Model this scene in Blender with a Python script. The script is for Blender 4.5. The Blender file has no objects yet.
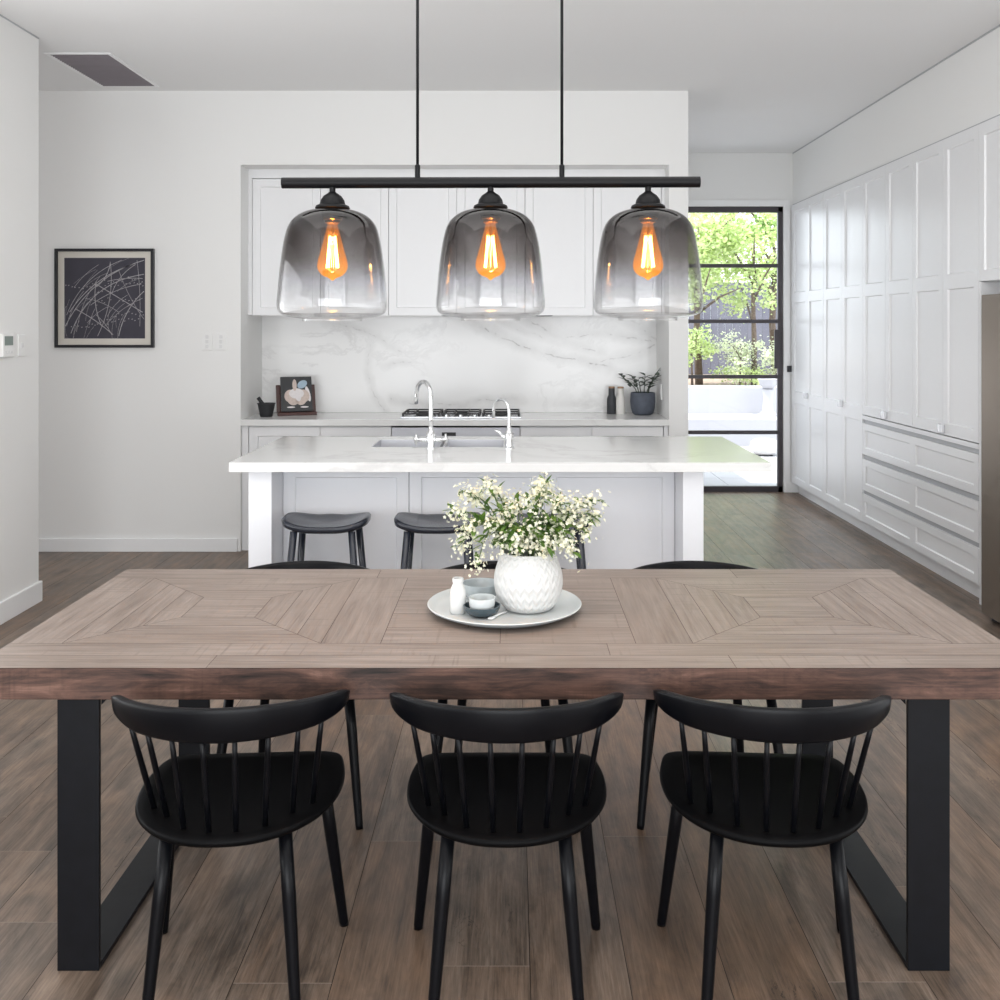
import bpy, bmesh, math, random
from mathutils import Vector, Matrix
random.seed(7)
R = random.Random(11)
scene = bpy.context.scene
COL = scene.collection
PI = math.pi

# ------------------------------------------------------------------ materials
def srgb(r, g, b):
    f = lambda c: (c/255/12.92) if c/255 <= .04045 else ((c/255+.055)/1.055)**2.4
    return (f(r), f(g), f(b), 1)

class NT:
    """small helper around a node tree"""
    def __init__(s, name):
        s.mat = bpy.data.materials.new(name); s.mat.use_nodes = True
        s.t = s.mat.node_tree; s.t.nodes.clear()
        s.out = s.n('ShaderNodeOutputMaterial')
    def n(s, typ, **kw):
        o = s.t.nodes.new(typ)
        for k, v in kw.items(): setattr(o, k, v)
        return o
    def l(s, a, b): s.t.links.new(a, b)
    def put(s, inp, v):
        if hasattr(v, 'is_output') or isinstance(v, bpy.types.NodeSocket): s.l(v, inp)
        else: inp.default_value = v
    def math(s, op, a, b=None, c=None, clamp=False):
        m = s.n('ShaderNodeMath', operation=op, use_clamp=clamp)
        s.put(m.inputs[0], a)
        if b is not None: s.put(m.inputs[1], b)
        if c is not None: s.put(m.inputs[2], c)
        return m.outputs[0]
    def vmath(s, op, a, b=None):
        m = s.n('ShaderNodeVectorMath', operation=op)
        s.put(m.inputs[0], a)
        if b is not None: s.put(m.inputs[1], b)
        return m
    def noise(s, vec, scale=5, detail=3, rough=.5, dist=0, out=0):
        m = s.n('ShaderNodeTexNoise')
        if vec is not None: s.l(vec, m.inputs['Vector'])
        m.inputs['Scale'].default_value = scale; m.inputs['Detail'].default_value = detail
        m.inputs['Roughness'].default_value = rough; m.inputs['Distortion'].default_value = dist
        return m.outputs[out]
    def ramp(s, fac, stops):
        m = s.n('ShaderNodeValToRGB'); s.put(m.inputs[0], fac)
        e = m.color_ramp.elements
        while len(e) < len(stops): e.new(.5)
        for el, (p, c) in zip(e, stops): el.position = p; el.color = c if len(c) == 4 else (*c, 1)
        return m.outputs[0]
    def mix(s, fac, a, b, blend='MIX'):
        m = s.n('ShaderNodeMix', data_type='RGBA', blend_type=blend)
        s.put(m.inputs[0], fac); s.put(m.inputs[6], a); s.put(m.inputs[7], b)
        return m.outputs[2]
    def mapr(s, v, a, b, c=0, d=1):
        m = s.n('ShaderNodeMapRange'); s.put(m.inputs[0], v)
        for i, x in enumerate((a, b, c, d)): m.inputs[i+1].default_value = x
        return m.outputs[0]
    def mapping(s, vec, scale=(1, 1, 1), loc=(0, 0, 0), rot=(0, 0, 0)):
        m = s.n('ShaderNodeMapping'); s.l(vec, m.inputs[0])
        m.inputs['Scale'].default_value = scale; m.inputs['Location'].default_value = loc; m.inputs['Rotation'].default_value = rot
        return m.outputs[0]
    def bump(s, h, strength=.2, dist=.01):
        m = s.n('ShaderNodeBump'); m.inputs['Strength'].default_value = strength; m.inputs['Distance'].default_value = dist
        s.l(h, m.inputs['Height']); return m.outputs[0]
    def bsdf(s, color, rough=.5, metal=0, normal=None, spec=None, **kw):
        p = s.n('ShaderNodeBsdfPrincipled')
        s.put(p.inputs['Base Color'], color); s.put(p.inputs['Roughness'], rough); s.put(p.inputs['Metallic'], metal)
        if normal is not None: s.l(normal, p.inputs['Normal'])
        if spec is not None: s.put(p.inputs['Specular IOR Level'], spec)
        for k, v in kw.items(): s.put(p.inputs[k], v)
        s.l(p.outputs[0], s.out.inputs[0]); return p

M = {}
def plain(name, color, rough=.5, metal=0, var=.04, bump=0, scale=30, spec=None, **kw):
    t = NT(name); tc = t.n('ShaderNodeTexCoord').outputs['Object']
    nz = t.noise(tc, scale, 3)
    c2 = tuple(x*(1-var*2) for x in color[:3])+(1,)
    c = t.mix(nz, color, c2)
    nrm = t.bump(nz, bump, .004) if bump else None
    t.bsdf(c, rough, metal, nrm, spec, **kw); M[name] = t.mat; return t.mat

plain('wall_paint', (.80, .80, .79, 1), .75, var=.01, bump=.03, scale=180)
plain('unseen_dark_wall', (.22, .22, .23, 1), .8, var=.02)  # unseen wall colour, kept dark so the black chairs reflect less light
plain('ceiling_paint', (.80, .80, .80, 1), .8, var=.01, bump=.02, scale=150)
plain('trim_paint', (.84, .845, .85, 1), .4, var=.01)
plain('cabinet_paint', (.80, .805, .815, 1), .32, var=.01)
plain('island_paint', (.82, .835, .87, 1), .4, var=.01)
plain('black_lacquer', (.0032, .0035, .005, 1), .34, var=.2, scale=60, spec=.15)
plain('black_seat', (.002, .002, .0025, 1), .5, var=.2, scale=90, spec=.08)
plain('stool_lacquer', (.022, .026, .038, 1), .24, var=.2, scale=60)
plain('black_steel', (.006, .007, .010, 1), .42, var=.3, scale=25, bump=.05, spec=.25)
plain('pendant_black', (.004, .004, .005, 1), .45, var=.15, scale=70, spec=.2)
plain('door_steel', (.05, .042, .05, 1), .4, var=.1)
plain('chrome', (.86, .87, .88, 1), .08, 1, var=.02)
plain('steel', (.62, .63, .66, 1), .26, 1, var=.05)
plain('panel_steel', (.66, .67, .71, 1), .35, .3, var=.03)
plain('bronze_steel', (.25, .205, .165, 1), .36, .8, var=.03, scale=8)
plain('white_ceramic', (.82, .82, .81, 1), .35, var=.02)
plain('bottle_ceramic', (.66, .66, .65, 1), .25, var=.02)
plain('grey_glaze', (.50, .55, .57, 1), .22, var=.15, scale=60)
plain('dark_glaze', (.05, .075, .09, 1), .25, var=.2, scale=60)
plain('pale_glaze', (.66, .69, .69, 1), .25, var=.08, scale=60)
plain('tray_glaze', (.62, .645, .64, 1), .35, var=.07, scale=14, bump=.03)
plain('tray_rim', (.36, .40, .42, 1), .35, var=.07, scale=14)
plain('concrete_pot', (.10, .115, .15, 1), .7, var=.25, scale=26, bump=.1)
plain('soil', (.05, .035, .025, 1), .95, var=.3)
plain('zz_leaf', (.018, .05, .02, 1), .35, var=.3, scale=40)
plain('stone_black', (.02, .022, .026, 1), .65, var=.3, scale=60, bump=.1)
plain('mahogany', (.085, .025, .02, 1), .35, var=.3, scale=40)
plain('book_cover', (.02, .022, .026, 1), .35, var=.2)
plain('book_paper', (.8, .78, .72, 1), .8)
plain('garlic_skin', (.70, .58, .52, 1), .6, var=.2, scale=60)
plain('garlic_light', (.80, .76, .76, 1), .6, var=.1, scale=60)
plain('cloth_blue', (.42, .55, .66, 1), .6, var=.2)
plain('mill_wood', (.42, .26, .15, 1), .5, var=.2)
plain('mill_black', (.03, .034, .04, 1), .55)
plain('mill_white', (.70, .69, .66, 1), .55)
plain('white_plastic', (.80, .80, .79, 1), .35, var=.01)
plain('switch_button', (.70, .70, .70, 1), .35, var=.01)
plain('lcd', (.20, .25, .23, 1), .2, var=.05)
plain('frame_black', (.012, .012, .016, 1), .4)
plain('mat_board', (.66, .63, .57, 1), .9, var=.02)
plain('print_dark', (.055, .052, .07, 1), .8, var=.12, scale=14)
plain('chalk_line', (.56, .55, .56, 1), .9, var=.35, scale=60)
plain('vent_mesh', (.25, .225, .245, 1), .8, var=.05)
plain('iron', (.02, .02, .022, 1), .5, var=.2)
plain('knob_metal', (.78, .79, .82, 1), .25, .3, var=.02)
plain('dark_gap', (.10, .10, .105, 1), .7)
plain('channel_grey', (.42, .43, .45, 1), .45)
plain('paving', (.32, .315, .33, 1), .85, var=.03, scale=3)
plain('render_white', (.38, .375, .40, 1), .85, var=.02, scale=4)
plain('fence_paint', (.15, .15, .20, 1), .7, var=.15, scale=6)
plain('bark', (.16, .11, .08, 1), .9, var=.4, scale=30)
plain('garden_soil', (.30, .22, .17, 1), .95, var=.3, scale=6)
plain('wicker', (.62, .61, .60, 1), .8, var=.1, scale=40)
plain('stem_green', (.10, .16, .045, 1), .6, var=.2)

def leaf_mat(name, c1, c2, trans=.35, scale=3):
    t = NT(name); tc = t.n('ShaderNodeTexCoord').outputs['Object']
    nz = t.noise(tc, scale, 2)
    c = t.ramp(nz, [(.3, c1), (.7, c2)])
    d = t.n('ShaderNodeBsdfPrincipled'); t.l(c, d.inputs['Base Color']); d.inputs['Roughness'].default_value = .45
    tr = t.n('ShaderNodeBsdfTranslucent'); t.l(c, tr.inputs[0])
    mx = t.n('ShaderNodeMixShader'); mx.inputs[0].default_value = trans
    t.l(d.outputs[0], mx.inputs[1]); t.l(tr.outputs[0], mx.inputs[2]); t.l(mx.outputs[0], t.out.inputs[0])
    M[name] = t.mat
leaf_mat('sprig_leaf', (.04, .11, .02), (.19, .32, .06), .35, 30)
leaf_mat('petal', (.80, .78, .58), (.86, .86, .74), .3, 40)
leaf_mat('tree_leaf', (.40, .52, .16), (.66, .74, .42), .45, 9)
leaf_mat('tree_leaf_deep', (.20, .36, .08), (.50, .62, .28), .45, 9)
leaf_mat('shrub_leaf', (.46, .52, .30), (.72, .75, .58), .4, 9)
leaf_mat('hedge_leaf', (.48, .56, .28), (.70, .74, .52), .4, 9)

def wood_table(name, tint):
    t = NT(name); uv = t.n('ShaderNodeUVMap').outputs[0]
    at = t.n('ShaderNodeAttribute', attribute_name='pc')
    g1 = t.noise(t.mapping(uv, (1.5, 26, 1) if tint == 'top' else (3.2, 14, 1)), 1.6, 7, .68, .8)
    g2 = t.noise(t.mapping(uv, (3, 90, 1)), 1.5, 3, .6)
    bl = t.noise(t.mapping(uv, (1.4, 4, 1)), 1.3, 3, .55)
    saw = t.noise(t.mapping(uv, (60, 2.5, 1)), 1.2, 2, .5)
    v = t.math('ADD', t.math('MULTIPLY', g1, .5), t.math('MULTIPLY', g2, .2))
    v = t.math('ADD', v, t.math('MULTIPLY', bl, .3))
    if tint == 'top':
        c = t.ramp(v, [(.30, (.075, .055, .045)), (.43, (.19, .150, .126)), (.55, (.26, .212, .182)), (.72, (.34, .292, .258))])
        c = t.mix(t.mapr(at.outputs['Fac'], 0, 1, 0, .35), c, (.225, .17, .135, 1))
        marks = t.math('MULTIPLY', t.mapr(saw, .58, .72), t.mapr(bl, .46, .6))
        c = t.mix(t.math('MULTIPLY', marks, .4), c, (.09, .06, .045, 1))
        rough = .42
    else:
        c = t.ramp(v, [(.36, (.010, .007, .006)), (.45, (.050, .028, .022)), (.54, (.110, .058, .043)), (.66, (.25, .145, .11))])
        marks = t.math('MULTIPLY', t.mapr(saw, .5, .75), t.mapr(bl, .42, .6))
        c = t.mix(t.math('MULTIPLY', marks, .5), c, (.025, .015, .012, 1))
        rough = .55
    t.bsdf(c, rough, 0, t.bump(v, .35, .006), .35); M[name] = t.mat
wood_table('table_wood', 'top'); wood_table('table_edge_wood', 'edge')

def floor_wood():
    t = NT('floor_oak'); uv = t.n('ShaderNodeUVMap').outputs[0]
    at = t.n('ShaderNodeAttribute', attribute_name='pc').outputs['Fac']
    g1 = t.noise(t.mapping(uv, (1.6, 9, 1)), 1.8, 8, .66, 1.2)
    g2 = t.noise(t.mapping(uv, (4, 110, 1)), 1.5, 5, .72, .5)
    bl = t.noise(t.mapping(uv, (1.5, 2.6, 1)), 1.8, 6, .62, .8)
    cath = t.n('ShaderNodeTexWave', wave_type='BANDS', bands_direction='Y')
    t.l(t.mapping(uv, (.7, 4, 1)), cath.inputs[0]); cath.inputs['Scale'].default_value = 1.1
    cath.inputs['Distortion'].default_value = 9; cath.inputs['Detail'].default_value = 5; cath.inputs['Detail Scale'].default_value = 1.1; cath.inputs['Detail Roughness'].default_value = .7
    v = t.math('ADD', t.math('MULTIPLY', g1, .34), t.math('MULTIPLY', g2, .30))
    v = t.math('ADD', v, t.math('MULTIPLY', bl, .32))
    v = t.math('ADD', v, t.math('MULTIPLY', cath.outputs['Fac'], .04))
    c = t.ramp(v, [(.34, (.034, .026, .021)), (.44, (.108, .084, .067)), (.52, (.183, .146, .119)), (.65, (.315, .262, .22))])
    brown = t.mix(1.0, c, (1.06, .81, .62, 1), 'MULTIPLY')
    grey = t.mix(1.0, c, (.98, .97, .95, 1), 'MULTIPLY')
    sel = t.math('ADD', t.math('MULTIPLY', at, .75), t.mapr(bl, .35, .68, 0, .55), clamp=True)
    c = t.mix(sel, grey, brown)
    c = t.mix(t.mapr(at, 0, 1, .0, .30), c, (.10, .078, .064, 1))
    vo = t.n('ShaderNodeTexVoronoi', feature='F1'); t.l(t.mapping(uv, (1.0, 2.4, 1)), vo.inputs['Vector'])
    vo.inputs['Scale'].default_value = 1.1; vo.inputs['Randomness'].default_value = 1
    wob = t.math('ADD', vo.outputs['Distance'], t.math('MULTIPLY', t.math('SUBTRACT', t.noise(t.mapping(uv, (4, 14, 1)), 3, 4), .5), .16))
    kn = t.mapr(wob, .02, .15, 1, 0)
    c = t.mix(t.math('MULTIPLY', kn, .75), c, (.03, .022, .018, 1))
    cr = t.noise(t.mapping(uv, (2.2, 9, 1)), 1.6, 5, .6, 1.2)
    crack = t.mapr(t.math('ABSOLUTE', t.math('SUBTRACT', cr, .5)), .0, .012, 1, 0)
    crack = t.math('MULTIPLY', crack, t.mapr(t.noise(t.mapping(uv, (1.1, 2, 1)), 1.4, 2), .58, .66))
    c = t.mix(t.math('MULTIPLY', crack, .85), c, (.018, .013, .011, 1))
    t.bsdf(c, t.mapr(g1, .3, .7, .30, .46), 0, t.bump(v, .3, .004), .5); M['floor_oak'] = t.mat
floor_wood()
plain('floor_joint', (.36, .30, .25, 1), .8); plain('floor_gap', (.07, .055, .045, 1), .9)

def marble(name, veins, base=(.80, .80, .795, 1), gen=.25, genscale=1.6):
    t = NT(name); P = t.n('ShaderNodeNewGeometry').outputs['Position']
    w = t.noise(P, 5.5, 4, .6, 0, 1)
    off = t.vmath('SCALE', t.vmath('SUBTRACT', w, (.5, .5, .5)).outputs[0]); off.inputs['Scale'].default_value = .10
    p = t.vmath('ADD', P, off.outputs[0]).outputs[0]
    br = t.noise(P, 7, 3, .6)
    dark = None
    for pts, wd, amt in veins:
        dm = None
        for (a, b) in zip(pts[:-1], pts[1:]):
            a = Vector(a); b = Vector(b); ba = b-a
            pa = t.vmath('SUBTRACT', p, tuple(a)).outputs[0]
            dt = t.vmath('DOT_PRODUCT', pa, tuple(ba)).outputs['Value']
            h = t.math('DIVIDE', dt, ba.length_squared, clamp=True)
            sc = t.vmath('SCALE', tuple(ba)); t.l(h, sc.inputs['Scale'])
            d = t.vmath('LENGTH', t.vmath('SUBTRACT', pa, sc.outputs[0]).outputs[0]).outputs['Value']
            dm = d if dm is None else t.math('MINIMUM', dm, d)
        core = t.mapr(dm, 0, wd, 1, 0)
        halo = t.mapr(dm, 0, wd*7, .35, 0)
        k = t.math('MAXIMUM', core, halo)
        k = t.math('MULTIPLY', t.math('MULTIPLY', k, t.mapr(br, .3, .6, .4, 1)), amt*1.25)
        dark = k if dark is None else t.math('MAXIMUM', dark, k)
    n1 = t.noise(t.mapping(p, (1, 1, 1.6), rot=(0, .5, .4)), genscale, 6, .6, .7)
    th = t.mapr(t.math('ABSOLUTE', t.math('SUBTRACT', n1, .5)), 0, .035, 1, 0)
    th = t.math('MULTIPLY', th, t.mapr(t.noise(P, 1.7, 2), .42, .62, 0, gen))
    dark = th if dark is None else t.math('MAXIMUM', dark, th)
    cloud = t.mapr(t.noise(P, 1.3, 4), .35, .75, 0, .10)
    c = t.mix(cloud, base, (.62, .63, .64, 1))
    c = t.mix(dark, c, (.22, .21, .205, 1))
    t.bsdf(c, .16, 0, None, .45); M[name] = t.mat
def sb(*pts): return [((x-512)*.00773, 7.74, 1.6-(y-327)*.00773) for x, y in pts]
marble('splash_marble', [
    (sb((452, 312), (490, 331), (517, 345), (560, 357), (608, 367)), .011, .75),
    (sb((520, 312), (545, 330), (582, 348), (602, 352)), .011, .6),
    (sb((555, 336), (605, 334), (656, 341)), .010, .5),
    (sb((622, 312), (648, 333), (668, 344)), .014, .65),
    (sb((600, 362), (640, 354), (668, 336)), .010, .5),
    (sb((470, 312), (520, 330), (560, 342)), .007, .45),
    (sb((325, 322), (378, 335), (402, 354)), .007, .45),
    (sb((384, 366), (412, 362)), .007, .5),
    (sb((372, 345), (366, 372), (373, 395), (384, 410)), .007, .55),
    (sb((392, 398), (420, 403), (465, 405), (483, 399), (522, 399)), .007, .55)], gen=.18)
marble('counter_marble', [], base=(.755, .755, .745, 1), gen=.2, genscale=1.1)

def glass_thin(name, tint_top=(1, 1, 1), tint_bot=(1, 1, 1), z0=0, z1=1, refl=1.0, power=True, stops=None):
    """a thin clear or tinted pane: absorbs more where light crosses it at a slant, reflects by Fresnel"""
    t = NT(name)
    if stops:
        tc = t.n('ShaderNodeTexCoord').outputs['Object']
        sx = t.n('ShaderNodeSeparateXYZ'); t.l(tc, sx.inputs[0])
        col = t.ramp(t.mapr(sx.outputs[2], z0, z1), stops)
    else:
        col = t.n('ShaderNodeRGB').outputs[0]; col.default_value = (*tint_top, 1)
    geo = t.n('ShaderNodeNewGeometry')
    cosv = t.math('ABSOLUTE', t.vmath('DOT_PRODUCT', geo.outputs['Normal'], geo.outputs['Incoming']).outputs['Value'])
    # refracted path length inside the wall
    s2 = t.math('SUBTRACT', 1.0, t.math('MULTIPLY', cosv, cosv))
    ct = t.math('SQRT', t.math('SUBTRACT', 1.0, t.math('DIVIDE', s2, 2.25)))
    pl = t.math('DIVIDE', 1.0, ct)
    sep = t.n('ShaderNodeSeparateColor'); t.l(col, sep.inputs[0])
    cmb = t.n('ShaderNodeCombineColor')
    for i in range(3): t.l(t.math('POWER', sep.outputs[i], pl), cmb.inputs[i])
    tr = t.n('ShaderNodeBsdfTransparent'); t.l(cmb.outputs[0], tr.inputs[0])
    gl = t.n('ShaderNodeBsdfGlossy'); gl.inputs['Roughness'].default_value = .02
    sch = t.math('ADD', .04, t.math('MULTIPLY', t.math('POWER', t.math('SUBTRACT', 1.0, cosv), 5), .96))
    mx = t.n('ShaderNodeMixShader'); t.l(t.math('MULTIPLY', sch, refl), mx.inputs[0])
    t.l(tr.outputs[0], mx.inputs[1]); t.l(gl.outputs[0], mx.inputs[2]); t.l(mx.outputs[0], t.out.inputs[0])
    M[name] = t.mat; return t
glass_thin('door_glass', (.97, .98, .97))
# smoked glass fading to clear towards the rim (tint of one of the two faces of the wall)
glass_thin('smoke_glass', z0=-.33, z1=-.02, stops=[(.0, (.985, .985, .985)), (.16, (.975, .975, .975)), (.42, (.85, .85, .86)), (.62, (.68, .665, .66)), (.85, (.575, .555, .55)), (1.0, (.45, .43, .43))])

def bulb_glass():
    t = glass_thin('amber_glass', (.98, .72, .34))
    em = t.n('ShaderNodeEmission'); em.inputs[0].default_value = (1, .36, .05, 1); em.inputs[1].default_value = .34
    old = t.out.inputs[0].links[0].from_socket
    ad = t.n('ShaderNodeAddShader'); t.l(old, ad.inputs[0]); t.l(em.outputs[0], ad.inputs[1]); t.l(ad.outputs[0], t.out.inputs[0])
bulb_glass()
def emit(name, c, s):
    t = NT(name); e = t.n('ShaderNodeEmission'); e.inputs[0].default_value = (*c, 1); e.inputs[1].default_value = s
    t.l(e.outputs[0], t.out.inputs[0]); M[name] = t.mat
emit('filament_glow', (1, .60, .24), 34)
plain('brass', (.55, .36, .12, 1), .3, .9)

# vase: white ceramic with a woven chevron relief
def vase_mat():
    t = NT('vase_relief'); uv = t.n('ShaderNodeUVMap').outputs[0]
    sx = t.n('ShaderNodeSeparateXYZ'); t.l(uv, sx.inputs[0])
    zig = t.math('PINGPONG', t.math('MULTIPLY', sx.outputs[0], 26), .5)
    h = t.math('SINE', t.math('MULTIPLY', t.math('ADD', t.math('MULTIPLY', sx.outputs[1], 15), zig), 2*PI))
    t.bsdf((.60, .60, .59, 1), .55, 0, t.bump(h, .35, .004)); M['vase_relief'] = t.mat
vase_mat()

# ------------------------------------------------------------------ geometry helpers
def link(name, me, mat=None, parent=None, smooth=False, mats=None):
    o = bpy.data.objects.new(name, me); COL.objects.link(o)
    for m in (mats or ([mat] if mat else [])): me.materials.append(M[m] if isinstance(m, str) else m)
    if parent is not None: o.parent = parent
    if smooth:
        for p in me.polygons: p.use_smooth = True
    return o
def obj(name, bm, mat=None, parent=None, smooth=False, mats=None, bevel=0, seg=2, auto=False):
    bmesh.ops.recalc_face_normals(bm, faces=bm.faces[:])
    me = bpy.data.meshes.new(name); bm.to_mesh(me); bm.free()
    o = link(name, me, mat, parent, smooth, mats)
    if bevel:
        b = o.modifiers.new('bevel', 'BEVEL'); b.width = bevel; b.segments = seg; b.limit_method = 'ANGLE'; b.angle_limit = .6
    if auto:
        for p in me.polygons: p.use_smooth = True
        me.set_sharp_from_angle(angle=auto)
    return o
def empty(name, label, cat, loc=(0, 0, 0), rz=0, group=None):
    o = bpy.data.objects.new(name, None); COL.objects.link(o); o.location = loc; o.rotation_euler = (0, 0, rz)
    o.empty_display_size = .1
    return tag(o, label, cat, group)
def tag(o, label, cat, group=None, kind=None):
    o['label'] = label; o['category'] = cat
    if group: o['group'] = group
    if kind: o['kind'] = kind
    return o
def struct(o): o['kind'] = 'structure'; return o
def copy_tree(o, parent=None):
    c = o.copy(); COL.objects.link(c)
    if parent is not None: c.parent = parent
    for ch in o.children: copy_tree(ch, c)
    return c
def box(bm, x0, x1, y0, y1, z0, z1, mi=0):
    v = [bm.verts.new(p) for p in ((x0, y0, z0), (x1, y0, z0), (x1, y1, z0), (x0, y1, z0), (x0, y0, z1), (x1, y0, z1), (x1, y1, z1), (x0, y1, z1))]
    for f in ((3, 2, 1, 0), (4, 5, 6, 7), (0, 1, 5, 4), (1, 2, 6, 5), (2, 3, 7, 6), (3, 0, 4, 7)):
        bm.faces.new([v[i] for i in f]).material_index = mi
    return v
def boxes(*bs):
    bm = bmesh.new()
    for b in bs: box(bm, *b)
    return bm
def quad(bm, a, b, c, d, mi=0):
    f = bm.faces.new([bm.verts.new(p) for p in (a, b, c, d)]); f.material_index = mi; return f
def lathe(bm, prof, n=48, cx=0, cy=0, closed=False, uv=False):
    rings = []
    for (r, z) in prof:
        if r < 1e-6: rings.append([bm.verts.new((cx, cy, z))])
        else: rings.append([bm.verts.new((cx+r*math.cos(2*PI*i/n), cy+r*math.sin(2*PI*i/n), z)) for i in range(n)])
    lay = bm.loops.layers.uv.verify() if uv else None
    m = len(rings)
    for k in range(m if closed else m-1):
        a, b = rings[k], rings[(k+1) % m]
        for i in range(n):
            j = (i+1) % n
            if len(a) == 1 and len(b) == 1: break
            if len(a) == 1: fv = [a[0], b[j], b[i]]
            elif len(b) == 1: fv = [a[i], a[j], b[0]]
            else: fv = [a[i], a[j], b[j], b[i]]
            f = bm.faces.new(fv)
            if uv and len(fv) == 4:
                for lp, (uu, vv) in zip(f.loops, ((i, k), (i+1, k), (i+1, k+1), (i, k+1))): lp[lay].uv = (uu/n, vv/(m-1))
    return bm
def tube(bm, pts, rad, n=10, cap=True):
    pts = [Vector(p) for p in pts]
    rs = rad if isinstance(rad, (list, tuple)) else [rad]*len(pts)
    prev = None; rings = []
    up = None
    for i, p in enumerate(pts):
        d = (pts[min(i+1, len(pts)-1)]-pts[max(i-1, 0)]).normalized()
        if up is None:
            up = Vector((0, 0, 1)) if abs(d.z) < .9 else Vector((1, 0, 0))
        s = d.cross(up)
        if s.length < 1e-5: s = d.orthogonal()
        s.normalize(); u = s.cross(d).normalized(); up = u
        rings.append([bm.verts.new(p+rs[i]*(math.cos(2*PI*k/n)*s+math.sin(2*PI*k/n)*u)) for k in range(n)])
    for a, b in zip(rings[:-1], rings[1:]):
        for k in range(n): bm.faces.new((a[k], a[(k+1) % n], b[(k+1) % n], b[k]))
    if cap:
        bm.faces.new(rings[0][::-1]); bm.faces.new(rings[-1])
    return bm
def catmull(pts, sub=6, closed=False):
    pts = [Vector(p) for p in pts]; n = len(pts); out = []
    rng = range(n if closed else n-1)
    for i in rng:
        if closed: p0, p1, p2, p3 = pts[(i-1) % n], pts[i], pts[(i+1) % n], pts[(i+2) % n]
        else: p0, p1, p2, p3 = pts[max(i-1, 0)], pts[i], pts[i+1], pts[min(i+2, n-1)]
        for k in range(sub):
            t = k/sub
            out.append(.5*((2*p1)+(p2-p0)*t+(2*p0-5*p1+4*p2-p3)*t*t+(3*p1-p0-3*p2+p3)*t*t*t))
    if not closed: out.append(pts[-1])
    return out
def shaker(bm, mp, u0, u1, z0, z1, openings, t=.022, rec=.011, ch=.006):
    """flat-framed panel door; mp(u, out, z) -> point; openings are recessed panels"""
    us = sorted({u0, u1, *[o[0] for o in openings], *[o[1] for o in openings]})
    zs = sorted({z0, z1, *[o[2] for o in openings], *[o[3] for o in openings]})
    for i in range(len(us)-1):
        for j in range(len(zs)-1):
            a, b, c, d = us[i], us[i+1], zs[j], zs[j+1]
            op = [o for o in openings if o[0]-1e-6 <= a and b <= o[1]+1e-6 and o[2]-1e-6 <= c and d <= o[3]+1e-6]
            if not op: quad(bm, mp(a, t, c), mp(b, t, c), mp(b, t, d), mp(a, t, d))
            else:
                A = [(a, c), (b, c), (b, d), (a, d)]; B = [(a+ch, c+ch), (b-ch, c+ch), (b-ch, d-ch), (a+ch, d-ch)]
                for k in range(4):
                    k2 = (k+1) % 4
                    quad(bm, mp(A[k][0], t, A[k][1]), mp(A[k2][0], t, A[k2][1]), mp(B[k2][0], t-rec, B[k2][1]), mp(B[k][0], t-rec, B[k][1]))
                quad(bm, *[mp(x, t-rec, z) for x, z in B])
    A = [(u0, z0), (u1, z0), (u1, z1), (u0, z1)]
    for k in range(4):
        k2 = (k+1) % 4
        quad(bm, mp(A[k][0], 0, A[k][1]), mp(A[k2][0], 0, A[k2][1]), mp(A[k2][0], t, A[k2][1]), mp(A[k][0], t, A[k][1]))
    quad(bm, *[mp(x, 0, z) for x, z in A[::-1]])
    bmesh.ops.remove_doubles(bm, verts=bm.verts[:], dist=1e-5)
    return bm
def front(y): return lambda u, o, z: (u, y-o, z)          # faces the camera side
def rightw(x): return lambda u, o, z: (x-o, u, z)         # on the right wall, faces left

def planks(name, plist, mat, z, parent=None, under=None, zt=None):
    """plist: (polygon points in plan, grain angle) -> one mesh with a quad per board, UVs along the grain"""
    bm = bmesh.new(); uv = bm.loops.layers.uv.new('UVMap'); pc = bm.loops.layers.color.new('pc')
    for poly, ang in plist:
        vs = [bm.verts.new((p[0], p[1], z)) for p in poly]
        f = bm.faces.new(vs)
        if f.normal.z < 0 or True:
            f.normal_update()
            if f.normal.z < 0: f.normal_flip()
        ca, sa = math.cos(ang), math.sin(ang); ou, ov = R.uniform(0, 50), R.uniform(0, 50); c = R.random()
        for lp in f.loops:
            x, y = lp.vert.co.x, lp.vert.co.y
            lp[uv].uv = (x*ca+y*sa+ou, -x*sa+y*ca+ov); lp[pc] = (c, c, c, 1)
    me = bpy.data.meshes.new(name); bm.to_mesh(me); bm.free()
    return link(name, me, mat, parent)
def inset(poly, g):
    n = len(poly); cx = sum(p[0] for p in poly)/n; cy = sum(p[1] for p in poly)/n; out = []
    P = [Vector((p[0], p[1])) for p in poly]
    area = sum(P[i].x*P[(i+1) % n].y-P[(i+1) % n].x*P[i].y for i in range(n))
    if area < 0: P.reverse()
    for i in range(n):
        a, b, c = P[i-1], P[i], P[(i+1) % n]
        n1 = Vector((-(b-a).y, (b-a).x)).normalized(); n2 = Vector((-(c-b).y, (c-b).x)).normalized()
        m = (n1+n2); k = g/max(.3, (m.dot(n1)))
        out.append(tuple(b+m*k))
    return out

# ------------------------------------------------------------------ room shell
H = 3.285
XL, XR = -2.76, 2.72
YW = 7.13          # wall with the kitchen niche
YD = 9.68          # wall with the glazed door
NX0, NX1, NZ = -1.935, 1.12, 2.757
WE = 1.257

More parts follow.
